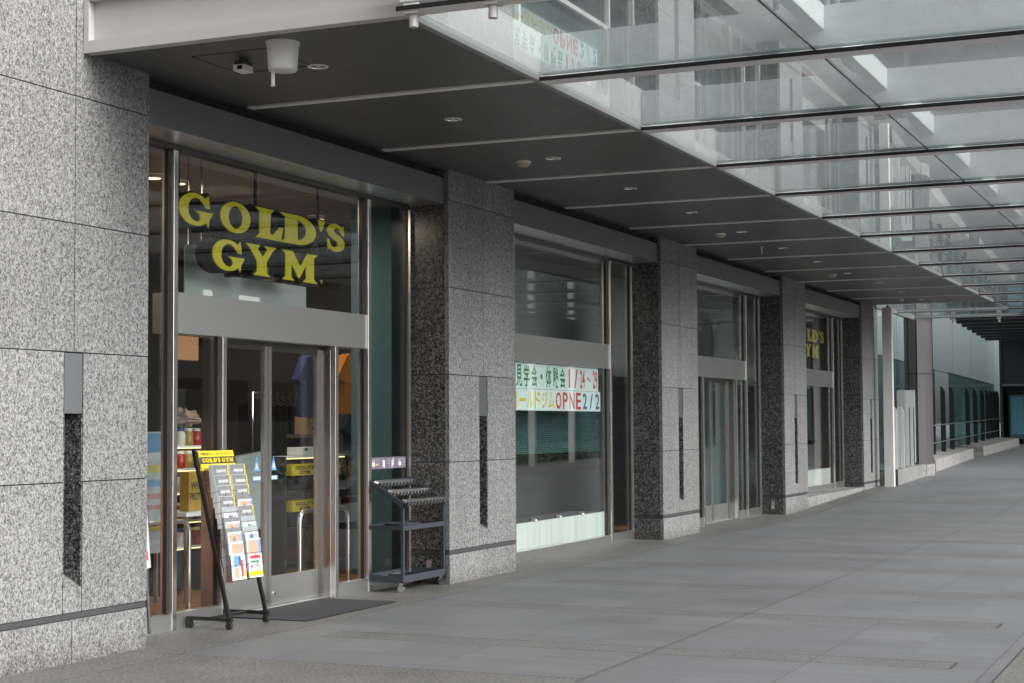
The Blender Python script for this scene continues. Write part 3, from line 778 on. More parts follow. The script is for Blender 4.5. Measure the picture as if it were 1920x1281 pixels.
# wire pockets
wr = MB()
ROWZ = [.992-.0875*i for i in range(8)]
for z in ROWZ:
    for c in range(2):
        ya = .034+c*.247; yb = ya+.218
        xo = .118
        dz = .012
        for seg in (((.012, ya-.006, z+dz), (xo, ya-.006, z+dz)), ((xo, ya-.006, z+dz), (xo, yb+.006, z+dz)), ((xo, yb+.006, z+dz), (.012, yb+.006, z+dz))):
            wr.cyl(TR @ Vector(seg[0]), TR @ Vector(seg[1]), .0016, rb, n=6)
        wr.cyl(TR @ Vector((.012, (ya+yb)/2, z-.024)), TR @ Vector((xo, (ya+yb)/2, z-.024)), .0016, rb, n=6)
        wr.cyl(TR @ Vector((xo, (ya+yb)/2, z-.024)), TR @ Vector((xo, (ya+yb)/2, z+dz)), .0016, rb, n=6)
for yy in (.05, .27, .49): wr.cyl(TR @ Vector((.01, yy, .36)), TR @ Vector((.01, yy, 1.24)), .003, rb, n=6)
wr.build('wire_pockets', RK)
RKM = Matrix.Translation(RK.location)
def flat(mb, T, y0, z0, y1, z1, m, e): mb.add([T @ Vector((e, y, z)) for y, z in ((y0, z0), (y1, z0), (y1, z1), (y0, z1))], [(0, 1, 2, 3)], m)
def brochure(kind, r, c, label):
    z = ROWZ[r]-.02; ya = .030+c*.247
    tilt = random.uniform(-.02, .02)
    s = thing('brochure', label, 'brochure', (0, 0, 0), group='brochures and flyers in the wire rack')
    s.matrix_world = RKM
    s.location = RKM.translation
    T = TR @ Matrix.Translation((.050, ya, z)) @ Matrix.Rotation(tilt, 4, 'X') @ Matrix.Rotation(.13, 4, 'Y') @ Matrix.Diagonal((2.1, 1.14, 1.06, 1)) @ Matrix.Translation((0 if kind == 'mag' else .006, 0, 0))
    m = MB(); Wd, Hh, th = .196, .245, .018
    if kind == 'mag':
        m.box(0, 0, 0, th, Wd-.012, Hh, 'paper_white', T=T)
        flat(m, T, .002, .002, Wd-.014, Hh-.002, 'print_photo', th+.001)
        m.box(0, Wd-.0115, 0, th+.001, Wd, Hh, 'print_gold', T=T)
        flat(m, T, .035, Hh-.062, Wd-.03, Hh-.034, 'print_grey', th+.002)
        m.text("GOLD'S GYM", T @ Matrix.Translation((th+.003, .045, Hh-.056)) @ FACE_X, Wd-.085, .017, 'paper_white', .03)
        flat(m, T, .08, .03, .10, Hh-.085, 'print_grey', th+.002); flat(m, T, .125, .05, .14, Hh-.085, 'print_grey', th+.002)
        flat(m, T, .002, .002, Wd-.014, .06, 'print_band', th+.0015)
    elif kind == 'photo':
        m.box(0, 0, 0, .012, Wd, Hh, 'print_photo', T=T)
        m.box(.0125, .012, -.01, .016, Wd-.004, Hh-.035, 'paper_white', T=T)
        flat(m, T, .024, Hh*.45, .13, Hh-.048, 'print_skin', .017); flat(m, T, .13, Hh*.45, .172, Hh-.048, 'print_pink', .017); flat(m, T, .172, Hh*.42, Wd-.006, Hh-.044, 'print_sky', .017)
        flat(m, T, .07, Hh*.45, .10, Hh*.72, 'print_photo', .0178)
        flat(m, T, .03, .03, Wd-.02, Hh*.40, 'print_pink', .017)
    elif kind == 'card':
        m.box(0, 0, 0, .012, Wd, Hh, 'print_grey', T=T)
        m.box(.0125, .02, -.01, .016, Wd-.012, Hh-.05, 'paper_white', T=T)
        flat(m, T, .075, .06, .105, Hh-.065, 'print_blue', .017); flat(m, T, .108, .06, .128, Hh-.065, 'print_sky', .017); flat(m, T, .135, .06, .15, Hh-.065, 'print_gold', .017); flat(m, T, .152, .06, .165, Hh-.065, 'print_sky', .017)
    elif kind == 'flyer':
        H2 = .33; T = T @ Matrix.Translation((0, 0, -.07))
        m.box(0, 0, .06, .010, Wd, H2+.01, 'print_photo', T=T)
        m.box(.0105, .01, 0, .016, Wd-.01, H2-.03, 'paper_white', T=T)
        flat(m, T, .02, H2-.15, .11, H2-.04, 'print_skin', .017); flat(m, T, .11, H2-.15, .155, H2-.04, 'print_pink', .017); flat(m, T, .155, H2-.15, Wd-.014, H2-.04, 'print_sky', .017)
        flat(m, T, .03, H2-.185, Wd-.03, H2-.16, 'print_red', .0174); flat(m, T, .04, H2-.215, Wd-.05, H2-.20, 'print_green', .0174)
        for q in range(4): flat(m, T, .03+.03*q, .085-.012*(q % 2), .052+.03*q, .10, 'print_grey', .0174)
        flat(m, T, .03, .075, .05, .095, 'print_red', .0178)
        flat(m, T, .014, .012, Wd-.014, .05, 'board_yellow', .0174)
    else:
        H2 = .32; T = T @ Matrix.Translation((0, 0, -.07))
        m.box(0, 0, .06, .010, Wd, H2+.01, 'print_photo', T=T)
        m.box(.0105, .02, .05, .014, Wd-.014, H2-.03, 'paper_white', T=T)
        flat(m, T, .035, H2-.12, .13, H2-.045, 'print_skin', .015); flat(m, T, .13, H2-.12, Wd-.02, H2-.045, 'print_pink', .015)
        m.box(.0155, .0, 0, .019, Wd-.02, H2-.13, 'paper_white', T=T)
        flat(m, T, .03, .10, .08, H2-.135, 'print_sky', .020); flat(m, T, .085, .11, .12, H2-.14, 'print_blue', .020); flat(m, T, .03, .015, .09, .095, 'print_skin', .020)
        flat(m, T, .115, .02, .135, .15, 'print_red', .0204); flat(m, T, .14, .03, .155, .16, 'print_pink', .0204)
        flat(m, T, Wd-.04, .008, Wd-.022, .06, 'board_yellow', .0204)
    o = m.build('cover', s)
    return s
LAY = [('mag', 'mag'), ('mag', 'mag'), ('mag', 'mag'), ('mag', 'photo'), ('card', 'mag'), ('photo', 'card'), ('photo', 'card'), ('leaflets', 'flyer')]
rown = ['top', 'second', 'third', 'fourth', 'fifth', 'sixth', 'seventh', 'bottom']
desc = {'mag': 'dark grey magazine with yellow spine', 'photo': 'white flyer with skin toned photo', 'card': 'white card with small blue picture', 'flyer': 'tall flyer with red lines and yellow foot', 'leaflets': 'overlapping leaflets with blue and red print'}
for r, (a, b) in enumerate(LAY):
    brochure(a, r, 0, '%s in the %s left pocket of the rack' % (desc[a], rown[r]))
    brochure(b, r, 1, '%s in the %s right pocket of the rack' % (desc[b], rown[r]))

# ---------------------------------------------------------------- umbrella stand on wheels
US = thing('umbrella_stand', 'dark grey wheeled umbrella stand with three rows of holders by the second pillar', 'umbrella stand', (-.47, 14.28, 0))
tg = 'trolley_grey'; UD, UW = .43, .92
def ubox(n, x0, y0, z0, x1, y1, z1): return MB().box(x0, y0, z0, x1, y1, z1, tg).build(n, US)
for y in (0, UW-.03):
    ubox('post', 0, y, .095, .03, y+.03, 1.10); ubox('post', UD-.03, y, .095, UD, y+.03, .86)
    sl2 = MB(); sl2.add([(.031, y+.002, 1.045), (UD, y+.002, .815), (UD, y+.002, .87), (.031, y+.002, 1.10), (.031, y+.028, 1.045), (UD, y+.028, .815), (UD, y+.028, .87), (.031, y+.028, 1.10)],
            [(3, 2, 1, 0), (4, 5, 6, 7), (0, 1, 5, 4), (2, 3, 7, 6), (1, 2, 6, 5), (0, 4, 7, 3)], tg); sl2.build('side_rail', US)
sh = MB().box(.031, .002, .605, UD-.032, .027, .645, tg).box(.031, UW-.027, .605, UD-.032, UW-.002, .645, tg).box(UD-.028, .031, .60, UD-.002, UW-.031, .645, tg).box(.002, .031, .60, .028, UW-.031, .645, tg)
sh.build('middle_frame', US)
MB().lathe([(.0, .650), (.17, .650), (.18, .646), (.18, .64), (.0, .64)], tg, 24, (.17, .50, 0)).build('round_tray', US)
tr = MB().box(.0, .0, .095, UD, UW, .103, tg).box(.0, 0, .104, .006, UW, .165, tg).box(UD-.006, .031, .104, UD, UW-.031, .165, tg).box(.031, 0, .104, UD-.031, .006, .165, tg).box(.031, UW-.006, .104, UD-.031, UW, .165, tg).box(.1, UW/3, .104, UD-.1, UW/3+.005, .15, tg).box(.1, 2*UW/3, .104, UD-.1, 2*UW/3+.005, .15, tg)
tr.build('drip_tray', US)
for x, z in ((.09, 1.055), (.235, .965), (.395, .875)):
    hr = MB().box(x-.004, .031, z-.035, x+.004, UW-.031, z+.012, tg)
    hr.build('holder_rail', US)
    hk = MB(); n = 12
    for i in range(n):
        yc = .065+i*(UW-.13)/(n-1)
        hk.cyl((x+.006, yc, z+.004), (x+.062, yc-.014, z-.008), .029, 'gunmetal', r1=.0335, n=16)
        hk.cyl((x+.0625, yc-.014, z-.022), (x+.0632, yc-.014, z-.0222), .022, 'frame_dark', n=12)
    hk.build('umbrella_holders', US)
for x in (.03, UD-.03):
    for y in (.02, UW-.02): caster(x, y, US, .038, 'chrome', 'chrome', .093)
sg = MB().box(.0, .10, 1.19, .012, .86, 1.305, 'sign_purple')
for y in (.14, .70):
    sg.box(.0125, y, 1.215, .0132, y+.055, 1.255, 'paper_white'); sg.tube([(.0132, y+.010, 1.256), (.0132, y+.012, 1.275), (.0132, y+.0275, 1.284), (.0132, y+.043, 1.275), (.0132, y+.045, 1.256 if y < .5 else 1.268)], .0035, 'paper_white', 6)
for y0, k in ((.22, 3), (.45, 3), (.77, 4)):
    for q in range(k): sg.box(.0125, y0, 1.278-.02*q, .0130, y0+.075, 1.285-.02*q, 'print_grey')
sg.box(.0125, .22, 1.225, .0132, .27, 1.238, 'board_yellow')
for y, zz in ((.36, 1.205), (.385, 1.20), (.55, 1.20), (.575, 1.22)): sg.box(.0125, y, zz, .0132, y+.018, zz+.075, 'paper_white')
sg.build('sign_board', US, label='purple instruction board with white lock symbols')
for y in (.12, .82): MB().box(-.008, y, .90, -.0005, y+.018, 1.25, 'frame_dark').build('sign_post', US)

# ---------------------------------------------------------------- doormat
mt = NT('mat_weave'); ck = mt.n('ShaderNodeTexChecker'); mt.put(ck.inputs['Vector'], mt.pos()); ck.inputs['Scale'].default_value = 70
ck.inputs['Color1'].default_value = (.035, .037, .04, 1); ck.inputs['Color2'].default_value = (.085, .088, .092, 1)
mt.bsdf(mt.mix(.5, ck.outputs[0], mt.ramp(mt.noise(mt.pos(), 90, 2), [(.35, .02), (.7, .12)])), .85, 0, .2, mt.noise(mt.pos(), 160, 1), .6, .004); M['mat_weave'] = mt.m
dm = thing('doormat', 'dark grey woven doormat in front of the entrance doors', 'doormat', (-.55, 11.92, 0))
MB().box(0, 0, .001, .82, 1.60, .011, 'mat_weave').build('mat', dm)
ed = MB()
for i in range(80): ed.box(.8205, .004+i*.02, .001, .836, .016+i*.02, .010, 'rubber')
ed.build('edge_tabs', dm)

# ---------------------------------------------------------------- things at the entrance glass
def sticker(y, label):
    s = thing('door_sticker', label, 'sticker', (-.5925, y, 1.225), group='stickers on the sliding doors')
    T = FACE_X
    m = MB(); m.prism([(0, 0), (.10, 0), (.05, .135)], T, .0008, 'print_sky').prism([(.022, .012), (.078, .012), (.05, .095)], Matrix.Translation((.001, 0, 0)) @ T, .0005, 'paper_white')
    m.box(.0012, .046, .03, .0016, .054, .10, 'print_blue').box(.0012, .022, .035, .0016, .036, .045, 'print_red').box(.0012, .064, .035, .0016, .078, .045, 'print_red').box(.0012, .02, .014, .0016, .08, .024, 'print_sky')
    m.build('warning_triangle', s)
    m = MB(); m.box(0, -.015, -.085, .0008, .115, -.045, 'print_sky').box(.0009, -.005, -.078, .0013, .105, -.052, 'paper_white')
    for q in range(3): m.box(.0014, .015+.03*q, -.071, .0018, .031+.03*q, -.059, 'print_grey')
    m.build('notice_label', s)
sticker(12.48, 'blue warning triangle sticker on the left sliding door')
sticker(12.76, 'blue warning triangle sticker on the right sliding door')

ob = thing('poster_board', 'white framed poster board leaning in the corner by the nearest pillar', 'poster board', (-.25, 10.15, .0))
TB = Matrix.Rotation(R(7), 4, 'X')
MB().box(-.02, 0, .50, 0, .42, 1.13, 'white_paint', T=TB).box(.0005, .03, .53, .002, .39, 1.10, 'paper_white', T=TB).box(.0025, .03, .92, .0032, .39, 1.02, 'board_yellow', T=TB).box(.0025, .25, .66, .0032, .385, .86, 'print_sky', T=TB).box(.0025, .30, .56, .0032, .39, .64, 'print_red', T=TB).build('board', ob)
MB().box(-.02, .05, .0, 0, .07, .499, 'rail_steel', T=TB).box(-.02, .35, .0, 0, .37, .499, 'rail_steel', T=TB).build('leg', ob)
ip = thing('poster_stand', 'blue and white poster standing behind the narrow side glass', 'poster stand', (-1.3, 11.42, 0))
pm = MB().box(-.02, 0, .52, 0, .86, 1.58, 'poster_base')
for z0, z1, m_ in ((1.40, 1.565, 'poster_sky'), (1.32, 1.395, 'print_grey'), (1.22, 1.29, 'poster_gold'), (1.10, 1.16, 'poster_sky'), (.99, 1.04, 'poster_red'), (.90, .94, 'poster_red'), (.71, .80, 'poster_gold'), (.60, .63, 'print_grey')):
    pm.box(.0005, .04, z0, .0015, .82, z1, m_)
pm.build('poster', ip); MB().box(-.03, .35, .0, -.005, .51, .519, 'rail_steel').build('foot', ip)

# ---------------------------------------------------------------- inside the shop
def hoop(x, y0, y1, h, label):
    s = thing('guard_rail', label, 'guard rail', (x, y0, 0), group='steel hoops inside the doors')
    w_ = y1-y0; r = .10; pts = [(0, 0, 0), (0, 0, h-r)]+[(0, r-r*math.cos(R(a)), h-r+r*math.sin(R(a))) for a in (20, 45, 70, 90)]
    pts += [(0, w_-r+r*math.sin(R(a)), h-r+r*math.cos(R(a))) for a in (0, 20, 45, 70, 90)]+[(0, w_, 0)]
    MB().tube(pts, .024, 'stainless', 12).build('hoop', s); MB().cyl((0, 0, .006), (0, 0, .016), .05, 'stainless').cyl((0, w_, .006), (0, w_, .016), .05, 'stainless').build('foot_flange', s)
hoop(-1.05, 11.32, 12.15, .80, 'steel guard hoop behind the left fixed pane of the entrance')
hoop(-1.05, 14.02, 14.98, .78, 'steel guard hoop behind the right fixed pane of the entrance')

sv = thing('supplement_shelf', 'lit retail shelf of jars seen behind the left entrance pane', 'shelf', (-1.95, 13.12, 0))
MB().box(-.32, 0, .007, -.30, .72, 2.0, 'interior_dark').box(-.30, 0, .007, .02, .02, 2.0, 'interior_dark').box(-.30, .70, .007, .02, .72, 2.0, 'interior_dark').build('carcass', sv)
SHZ = [.45, .70, .98, 1.20, 1.42]
for z in SHZ:
    b_ = MB().box(-.299, .021, z, .03, .699, z+.02, 'paper_white').build('shelf_board', sv)
    MB().box(.0, .03, z-.010, .02, .69, z-.002, 'led_warm').build('led_strip', b_)
jm = ['jar_red', 'jar_gold', 'jar_white', 'jar_blue', 'jar_gold', 'jar_red']
jlab = {'jar_red': 'red', 'jar_gold': 'amber', 'jar_white': 'white', 'jar_blue': 'blue'}
protos = {}
rn = ['lowest', 'second', 'third', 'fourth', 'top']
for r_, z in enumerate(SHZ):
    for q in range(5):
        mname = jm[(q*2+r_*3) % 6]
        loc = (-1.99, 13.12+.09+q*.135, z+.0205)
        lab = '%s supplement jar, number %d along the %s lit shelf' % (jlab[mname], q+1, rn[r_])
        if mname not in protos:
            j = thing('supplement_jar', lab, 'jar', loc, group='supplement jars on the lit shelf')
            MB().lathe([(.0, 0), (.052, 0), (.058, .01), (.058, .12), (.045, .135), (.045, .14)], mname, 16).build('jar_body', j)
            MB().lathe([(.047, .138), (.047, .168), (.0, .17)], 'jar_white' if mname != 'jar_white' else 'jar_blue', 16).build('lid', j)
            protos[mname] = j
        else: dup(protos[mname], loc, lab)
pb = thing('protein_bag', 'gold protein pouch with dark lettering below the jar shelves', 'pouch', (-1.55, 12.80, .84))
MB().box(-.05, 0, 0, .05, .30, .36, 'jar_gold').text('WHEY', FX(.051, .03, .20), .24, .07, 'print_black', .03).text('PROTEIN', FX(.051, .02, .10), .26, .07, 'print_black', .03).build('pouch', pb, bevel=.03)
pt = thing('display_table', 'low table under the protein pouch behind the left pane', 'table', (-1.7, 12.62, 0))
MB().box(-.1, 0, .80, .3, .95, .838, 'paper_white').build('table_top', pt)
for x, y in ((-.08, .03), (.25, .03), (-.08, .89), (.25, .89)): MB().box(x, y, .007, x+.03, y+.03, .799, 'rail_steel').build('leg', pt)
sg2 = thing('plastic_sack', 'crumpled clear plastic sack on top of the jar shelf', 'sack', (-2.0, 13.42, 1.62))
rs = MB(); nn = 14
vs = []
for i in range(nn+1):
    for k in range(18):
        a = math.pi*i/nn; b_ = 2*math.pi*k/18; rr = 1+.16*math.sin(3*b_+i)+.1*math.sin(5*b_-2*i)
        vs.append((.13*math.sin(a)*math.cos(b_)*rr, .24*math.sin(a)*math.sin(b_)*rr, .11-.10*math.cos(a)*(1+.25*math.sin(4*b_)+.15*math.sin(7*b_+2*i))))
rs.add(vs, [(i*18+k, i*18+(k+1) % 18, (i+1)*18+(k+1) % 18, (i+1)*18+k) for i in range(nn) for k in range(18)], 'bag_plastic', True); rs.v = [(x*(1+random.uniform(-.12, .12)), y*(1+random.uniform(-.10, .10)), z*.75*(1+random.uniform(-.2, .15))) for x, y, z in rs.v]; rs.sm = [False]*len(rs.sm); rs.build('sack', sg2)

def tshirt(x, yc, zt, m, label):
    s = thing('hanging_shirt', label, 'shirt', (x, yc, zt), group='shirts hung inside the shop')
    o = [(-.12, 0), (-.22, -.03), (-.38, -.28), (-.27, -.34), (-.24, -.27), (-.26, -.70), (.26, -.70), (.24, -.27), (.27, -.34), (.38, -.28), (.22, -.03), (.12, 0), (.06, -.05), (-.06, -.05)]
    b_ = MB(); n_ = len(o)
    fr = [(.05+.02*math.sin(i*2.3), y, z) for i, (y, z) in enumerate(o)]; bk = [(-.05, y, z) for y, z in o]
    b_.add(fr+bk+[(.09, 0, -.35), (-.09, 0, -.35)], [(i, (i+1) % n_, 2*n_) for i in range(n_)][::1]+[(n_+(i+1) % n_, n_+i, 2*n_+1) for i in range(n_)]+[(i, n_+i, n_+(i+1) % n_, (i+1) % n_) for i in range(n_)], m)
    b_.build('shirt', s)
    MB().tube([(0, -.18, -.02), (0, 0, .05), (0, .18, -.02)], .006, 'rack_black', 6).tube([(0, 0, .05), (0, 0, .12), (0, .03, .14), (0, .05, .11)], .004, 'rack_black', 6).build('hanger', s)
tshirt(-2.2, 16.22, 2.42, 'cloth_blue', 'blue short sleeved shirt hung behind the right sliding door')
tshirt(-2.05, 16.85, 2.46, 'cloth_orange', 'orange shirt hung behind the right fixed entrance pane')
tshirt(-2.2, 17.25, 1.86, 'cloth_navy', 'navy shirt hung below the orange shirt')
cr = thing('clothes_rack', 'chrome rail for black garments inside the entrance', 'clothes rack', (-2.7, 15.75, 0))
MB().tube([(0, 0, .007), (0, 0, 2.0), (0, 1.1, 2.0), (0, 1.1, .007)], .016, 'chrome', 8).build('rail', cr)
MB().box(-.2, -.02, .007, .2, .02, .03, 'chrome').box(-.2, 1.08, .007, .2, 1.12, .03, 'chrome').build('foot', cr)
for i in range(7):
    gm = thing('black_garment', '%s black garment from the left on the chrome rail' % ['first', 'second', 'third', 'fourth', 'fifth', 'sixth', 'last'][i], 'garment', (-2.7, 15.85+i*.14, 1.93), group='black garments on the rail')
    o = [(-.24, -.08), (-.06, 0), (.06, 0), (.24, -.08), (.22, -.62-.05*(i % 3)), (-.22, -.62-.05*(i % 3))]
    b_ = MB(); b_.prism([(x, z) for x, z in o], Matrix.Translation((0, -.02, 0)) @ Matrix(((1, 0, 0, 0), (0, 0, -1, 0), (0, 1, 0, 0), (0, 0, 0, 1))), .05, 'cloth_black'); b_.build('garment', gm)
    MB().tube([(0, 0, 0), (0, 0, .05), (.02, 0, .085), (0, 0, .088)], .004, 'chrome', 6).build('hook', gm)
def gearbag(y, z, label, x=-1.85):
    s = thing('gear_bag', label, 'bag', (x, y, z), group='yellow and black gear bags')
    MB().box(-.22, 0, 0, .0, .50, .15, 'cloth_black').build('bag_body', s, bevel=.02)
    m = MB().box(-.22, -.002, .151, .004, .502, .27, 'board_yellow'); 
    m.text("GOLD'S", FX(.0055, .06, .215), .38, .04, 'print_black', .03); m.text('GYM', FX(.0055, .14, .165), .22, .04, 'print_black', .03)
    m.build('yellow_flap', s)
gearbag(15.2, .94, 'yellow topped gear bag on the upper rack, left of two')
gearbag(15.74, .94, 'yellow topped gear bag on the upper rack, right of two')
gearbag(15.2, .555, 'yellow topped gear bag on the lower rack, left of two')
gearbag(15.74, .555, 'yellow topped gear bag on the lower rack, right of two')
br_ = thing('bag_rack', 'dark shelf rack carrying the yellow gear bags', 'rack', (-1.86, 15.1, 0))
for z in (.10, .53, .915): MB().box(-.24, 0, z, .0, 1.25, z+.02, 'interior_dark').build('shelf', br_)
for y in (-.03, 1.25): MB().box(-.24, y, .007, .0, y+.029, 1.3, 'interior_dark').build('side_panel', br_)
MB().box(-.24, 0, 1.28, .0, 1.25, 1.30, 'paper_white').build('shelf', br_)
MB().box(-.02, .0, 1.270, .0, 1.25, 1.279, 'led_warm').build('led_strip', br_)
for i, (y, z, m_, lb) in enumerate(((16.15, 1.53, 'cardboard', 'brown cardboard box beside the black garments'), (16.36, 1.53, 'paper_white', 'white carton stacked next to a brown box'), (15.5, 1.302, 'paper_white', 'flat white carton on top of the bag rack'))):
    s = thing('product_box', lb, 'box', (-2.3 if i < 2 else -2.0, y, z), group='small cartons in the shop')
    MB().box(-.1, 0, 0, .1, .20 if i < 2 else .42, .20 if i < 2 else .09, m_).build('carton', s, bevel=.005); MB().box(.1005, .04, .05, .101, .10, .08, 'print_black').build('printed_label', s)
ct = thing('box_stand', 'small grey stand holding cartons by the black garments', 'stand', (-2.3, 16.05, 0))
MB().box(-.14, 0, 1.49, .14, .60, 1.529, 'interior_grey').build('top', ct); MB().box(-.03, .27, .007, .03, .33, 1.489, 'rail_steel').build('post', ct)
wb = thing('white_board', 'tilted pale notice board with yellow scribbles inside the left door', 'notice board', (-1.5, 13.35, .0))
TW = Matrix.Translation((0, 0, 0)) @ Matrix.Rotation(R(5), 4, 'X')
MB().box(-.02, -.05, .55, 0, .80, 1.30, 'print_grey', T=TW).box(-.025, -.07, .54, -.0205, .82, 1.31, 'rail_steel', T=TW).tube([TW @ Vector((.003, .5, 1.0)), TW @ Vector((.003, .52, .9)), TW @ Vector((.003, .47, .82)), TW @ Vector((.003, .55, .74))], .006, 'board_yellow', 5).build('board', wb)
for y in (.08, .66): MB().box(-.04, y, .007, -.026, y+.03, 1.2, 'rail_steel').build('leg', wb)
wk = thing('wood_counter', 'long lit wooden counter deep in the shop, mirrored in the steel door post', 'counter', (-3.9, 6.2, 0))
MB().box(-.6, 0, .007, 0, 5.2, 1.22, 'counter_wood').build('front_panel', wk); MB().box(-.64, -.03, 1.221, .05, 5.24, 1.26, 'paper_white').build('counter_top', wk)
wc = thing('wood_counter', 'orange brown wooden counter behind the narrow side glass by the umbrella stand', 'counter', (-1.55, 16.45, 0))
MB().box(-.7, 0, .007, 0, 1.42, 1.25, 'counter_wood').build('front_panel', wc); MB().box(-.74, -.03, 1.251, .04, 1.44, 1.29, 'interior_dark').build('counter_top', wc)
lp = thing('wall_lamp', 'warm orange lit wall panel high behind the left entrance pane', 'wall lamp', (-3.2, 14.80, 2.36))
MB().box(-.05, 0, 0, 0, .62, .30, 'lamp_panel').build('lit_panel', lp); MB().box(-.08, -.01, -.01, -.051, .63, .31, 'interior_grey').build('back_plate', lp)
fp = thing('frosted_panel', 'pale frosted panel hung behind the upper entrance glass', 'panel', (-1.0, 12.0, 2.66))
MB().box(-.006, 0, 0, .006, 2.05, .56, 'frost_white').box(.0065, .28, .08, .008, .42, .18, 'patch_glow').box(.0065, .85, .06, .008, 1.2, .17, 'patch_glow').build('panel', fp)  # small patches on the panel glow by themselves, no lamp in it
for y in (.05, .25): MB().cyl((0, y, .56), (0, y, 1.36), .008, 'chrome', n=8).build('hanging_wire', fp)
mk = thing('ceiling_lamp', 'lit warm round lamp under the shop ceiling, nearest', 'ceiling lamp', (-2.0, 12.9, 4.018), group='lit lamps under the shop ceiling')
MB().lathe([(.10, 0), (.10, -.03), (.085, -.035)], 'device_white', 20).build('rim', mk); MB().lathe([(.084, -.033), (.0, -.034)], 'lamp_warm', 20).build('lens', mk)
for y, x, lb in ((13.3, -2.0, 'second nearest'), (16.3, -2.2, 'by the orange shirt'), (14.8, -4.2, 'middle of the shop'), (15.6, -6, 'deep in the shop')):
    dup(mk, (x, y, 4.018), 'lit warm round lamp under the shop ceiling, %s' % lb)
for x, y, e in ((-1.5, 13.4, 16), (-2.6, 15.6, 20), (-.95, 16.9, 4), (-2.7, 9.2, 14)):  # first two serve the ceiling lamps; last two added to brighten the wooden counters
    L = bpy.data.lights.new('shop_lamp_and_fill', 'AREA'); L.energy = e; L.size = .6; L.color = (1, .80, .60)
    o = bpy.data.objects.new('shop_lamp_and_fill', L); COL.objects.link(o); o.location = (x, y, 3.9)

# ---------------------------------------------------------------- white post and glass screen beyond the pillars
po = thing('canopy_post', 'slim white square post under the far end of the soffit', 'post', (.315, 36.9, .19))
MB().box(-.11, -.02, 0, .10, .14, 4.0, 'post_white').build('post', po, bevel=.006)
MB().box(-.02, .03, 4.0, .03, .09, 4.045, 'frame_dark').build('head_pin', po)
gs = thing('glass_screen', 'glass screen with white stub posts on a granite base by the post', 'glass screen', (.0, 37.42, .2))
AN = R(2.9); TG = Matrix.Rotation(AN, 4, 'Z')
kb = MB().box(-.08, 0, -.2, .40, 5.1, .37, 'granite_kerb', {'-y': 'granite_polished'}, T=TG)
kb.build('granite_base', gs)
MB().box(-.06, .03, .372, .12, .042, 2.22, 'screen_glass', T=TG).build('glass_pane', gs)
for k in range(3): MB().box(.122, .06+1.62*k, .372, .136, 1.66+1.62*k, 2.22, 'screen_glass', T=TG).build('glass_pane', gs)
XZ = Matrix(((1, 0, 0, 0), (0, 0, -1, 0), (0, 1, 0, 0), (0, 0, 0, 1)))
for y in (.30, 1.55):
    MB().prism([(0, 0), (.085, 0), (.085, 1.42), (.05, 1.42), (0, 1.33)], TG @ Matrix.Translation((.16, y, .372)) @ XZ, .04, 'beam_white').build('stub_post', gs)
    MB().prism([(0, 0), (.085, 0), (.085, 1.33), (.035, 1.42), (0, 1.42)], TG @ Matrix.Translation((.262, y, .372)) @ XZ, .04, 'beam_white').build('stub_post', gs)
MB().box(.10, 3.6, .372, .20, 3.64, 1.80, 'beam_white', T=TG).box(.10, 3.6, 1.80, .35, 3.64, 2.22, 'beam_white', T=TG).box(.225, 3.6, .372, .30, 3.64, 1.799, 'beam_white', T=TG).box(.325, 3.6, .45, .35, 3.64, 1.799, 'beam_white', T=TG).build('end_frame', gs)

cm = thing('clad_column', 'mauve grey metal clad column with black joints beyond the glass screen', 'column', (-.03, 42.75, .25))
pc = [(-.30, -.30), (.02, -.30), (.20, -.20), (.28, 0), (.28, .42), (-.30, .42)]
MB().prism(pc, Matrix.Translation((0, 0, 2.6)), 2.28, 'column_mauve').build('lower_cladding', cm)
MB().prism(pc, Matrix.Translation((0, 0, 4.05)), 1.43, 'column_mauve').build('upper_cladding', cm)
MB().prism([(x*.97, y*.97) for x, y in pc], Matrix.Translation((0, 0, 4.1)), 4.0, 'joint_black').box(-.215, -.304, .33, -.19, -.3005, 4.05, 'joint_black').box(.0, -.304, .33, .025, -.3005, 4.05, 'joint_black').build('joint', cm)
MB().prism([(x*1.06, y*1.06) for x, y in pc], Matrix.Translation((0, 0, .318)), .5, 'granite_kerb').build('base_stone', cm)
MB().box(-.45, -.4, 4.101, .45, .6, 4.18, 'bar_paint').build('cap_plate', cm)

# kerbs rising along the glass wall
def kerb(x0, y0, x1, y1, h, wd):
    m = MB(); a = gz(y0); b = gz(y1)
    m.add([(x0, y0, a-.2), (x1, y1, b-.2), (x1-.03, y1, b+h), (x0-.03, y0, a+h), (x0-wd, y0, a-.2), (x1-wd, y1, b-.2), (x1-wd, y1, b+h+.06), (x0-wd, y0, a+h+.06)],
          [(0, 1, 2, 3), (3, 2, 6, 7), (4, 7, 6, 5), (0, 3, 7, 4), (1, 5, 6, 2)], 'granite_kerb')
    return m.build('kerb', kind='structure')
kerb(-.02, 45.2, -.69, 56.9, .32, 1.1)
kerb(-.68, 59.2, -1.15, 73.5, .32, 1.1)
MB().box(-1.7, 56.95, .2, -.72, 59.15, .62, 'granite_polished').build('steps', kind='structure')

